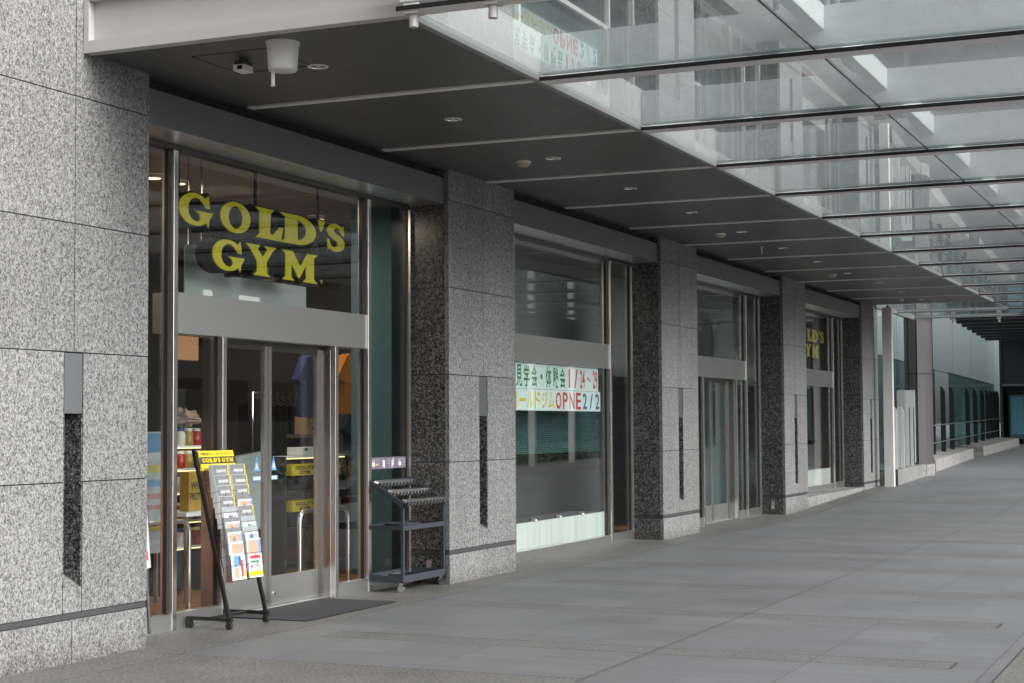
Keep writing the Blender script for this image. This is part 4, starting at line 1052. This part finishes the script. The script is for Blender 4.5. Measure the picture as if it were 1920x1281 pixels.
GW = thing('glass_wall', 'tall teal tinted glass wall beyond the far column', 'glass wall', (-.62, 42, .3))
A2 = R(3.15); T2 = Matrix.Rotation(A2, 4, 'Z')
yy = [-4, 1.5, 9.0, 9.3, 16, 23, 37.0]
for a, b in zip(yy[:-1], yy[1:]):
    if b-a > 1: MB().box(-.01, a+.01, .3, .01, b-.01, 7.5, 'wall_glass', T=T2).build('glass_pane', GW)
MB().box(-.06, 9.0, .3, .06, 9.3, 7.5, 'fin_black', T=T2).build('mullion', GW)
MB().box(-.012, -4, 2.95, .013, 34.0, 2.965, 'frame_dark', T=T2).build('joint', GW)
BF = thing('fin_balustrade', 'row of black round topped fins with green glass and steel wires', 'balustrade', (-.38, 42, .3))
T3 = Matrix.Rotation(R(3.15), 4, 'Z')
finp = [(-.075, 0), (.075, 0), (.075, 1.74)]+[(-.075+.15*math.cos(R(q)), 1.74+.30*math.sin(R(q))) for q in (22, 45, 68)]+[(-.075, 2.04)]
fy_ = [4.3, 5.9, 7.3, 10.2, 12.9, 18.4, 21.5, 24.7, 28.0, 30.6, 32.5]
fy_ = [2.6, 4.9, 7.3, 10.2, 12.9, 18.4, 21.5, 24.7, 27.2, 29.2, 30.9, 32.5]
for y in fy_:
    zb_ = gz(42+y)-.3+.34
    MB().prism(finp, T3 @ Matrix.Translation((0, y, zb_)) @ Matrix(((1, 0, 0, 0), (0, 0, -1, 0), (0, 1, 0, 0), (0, 0, 0, 1))), .05, 'fin_black').build('fin', BF)
MB().box(-.16, -3.5, .35, -.14, 9.4, 2.95, 'balustrade_glass', T=T3).build('glass_pane', BF)
MB().box(-.16, 13.6, .45, -.14, 33, 2.98, 'balustrade_glass', T=T3).build('glass_pane', BF)
for z in (.65, 1.15): MB().cyl(T3 @ Vector((.16, -3, z)), T3 @ Vector((.16, 33, z+.35)), .018, 'rail_steel', n=6).build('wire', BF)

# dark office block at the end of the walk
DB = thing('dark_tower', 'dark glass office tower at the far end of the walk', 'building', (0, 76, 0))
MB().box(-2.25, 0, 0, 34, 14, 9.499, 'tower_dark').build('lobby_block', DB)
MB().box(-12, 1.0, 9.5, 34, 16, 48, 'tower_band').build('upper_block', DB)
lw = MB().box(.08, -.06, .08, 2.3, -.02, 2.6, 'tower_glass').box(0, -.10, 0, .075, 0, 5.9, 'tower_dark').box(.08, -.08, 2.62, 2.3, 0, 2.72, 'rail_steel').build('lobby_window', DB, (-2.2, -.01, .6))
for k in range(1, 15): dup(lw, (-2.2+2.4*k, -.01, .6), parent=DB)
tw = MB().box(0, -.12, 0, 5.2, -.02, 2.5, 'tower_glass').box(5.21, -.16, 0, 5.33, -.02, 2.5, 'tower_dark').build('window', DB, (-11.7, .99, 10.2))
for f in range(9):
    for k in range(8):
        if f or k: dup(tw, (-11.7+5.6*k, .99, 10.2+4.0*f), parent=DB)
MB().prism([(-.62, -27), (5.5, -27), (5.5, 1.0), (-2.2, 1.0)], Matrix.Translation((0, 0, 5.9)), .55, 'tower_dark').build('overhang_slab', DB)
for k in range(9):
    y = -26.2+1.95*k
    MB().box(-.42-.06*(y+26)-.08, y, 4.78, 5.5, y+.45, 5.349, 'tower_dark').build('overhang_beam', DB)
ipn = thing('info_panel', 'upright teal notice panel by the dark lobby at the far end', 'notice panel', (-1.25, 73.8, .60))
MB().box(-.32, -.03, .30, .32, .03, 2.2, 'blind_teal').box(-.26, -.034, .5, .26, -.0305, 2.1, 'teal_paint').build('panel', ipn)
for x in (-.30, .24): MB().box(x, -.025, 0, x+.06, .025, .299, 'rail_steel').build('leg', ipn)
# low dark planting seen beyond the glass
def clump(name, label, cat, boxes, n, leaf, kind=None):
    m = MB()
    for (x0, y0, z0, x1, y1, z1) in boxes:
        for _ in range(n):
            u = Vector((random.uniform(x0, x1), random.uniform(y0, y1), z0+(z1-z0)*random.random()**.8))
            a = Vector((random.gauss(0, 1), random.gauss(0, 1), random.gauss(0, 1))).normalized(); b = a.orthogonal().normalized()
            s_ = leaf*random.uniform(.6, 1.3)
            m.add([u-a*s_-b*s_*.5, u+a*s_-b*s_*.4, u+a*s_+b*s_*.5, u-a*s_+b*s_*.4], [(0, 1, 2, 3)], 'leaf')
    o = m.build(name, label=label, category=cat)
    return o
clump('hedge', 'dark clipped hedge beyond the teal glass wall', 'hedge', [(-14, 60, .3, -11.5, 110, 2.1)], 2600, .20)
# surroundings mirrored in the shop glass
clump('hedge', 'low clipped hedge along the outer edge of the plaza', 'hedge', [(12.8, 22, .05, 13.8, 75, .95)], 5200, .10)
clump('hedge', 'tall dark screening hedge behind the low plaza hedge', 'hedge', [(17.0, 53, .05, 18.6, 95, 3.4)], 4500, .22)
for k in range(5):
    if k: q = dup(po, (12.0, 41+3.4*k, gz(41+3.4*k)), '%s white canopy post along the outer plaza edge' % nth[k] if k > 1 else 'first white canopy post along the outer plaza edge')
OB = thing('office_block', 'grey office block across the plaza with rows of dark windows', 'building', (38, 50, 0))
MB().box(0, 0, -.3, 14, 34, 17, 'office_wall').build('wall', OB)
ow = MB().box(-.06, 0, 0, -.01, 2.2, 1.9, 'window_glass').box(-.012, -.1, -.1, -.002, 2.3, 2.0, 'frame_dark').build('window', OB, (0, 2, 2))
for f in range(4):
    for k in range(7):
        if f or k: dup(ow, (0, 2+4.5*k, 2+3.7*f), parent=OB)
RB = thing('rear_light_blocker', 'unseen grey block added behind the camera to hold back light', 'building', (-16, -34, 0))  # added out of view to block light and darken the pillar ends
MB().box(0, -12, -.3, 60, 0, 17, 'office_wall').build('wall', RB)
rw = MB().box(0, .01, 0, 2.2, .06, 1.9, 'window_glass').box(-.1, .002, -.1, 2.3, .012, 2.0, 'frame_dark').build('window', RB, (2, 0, 2))
for f in range(4):
    for k in range(12):
        if f or k: dup(rw, (2+4.8*k, 0, 2+3.8*f), parent=RB)
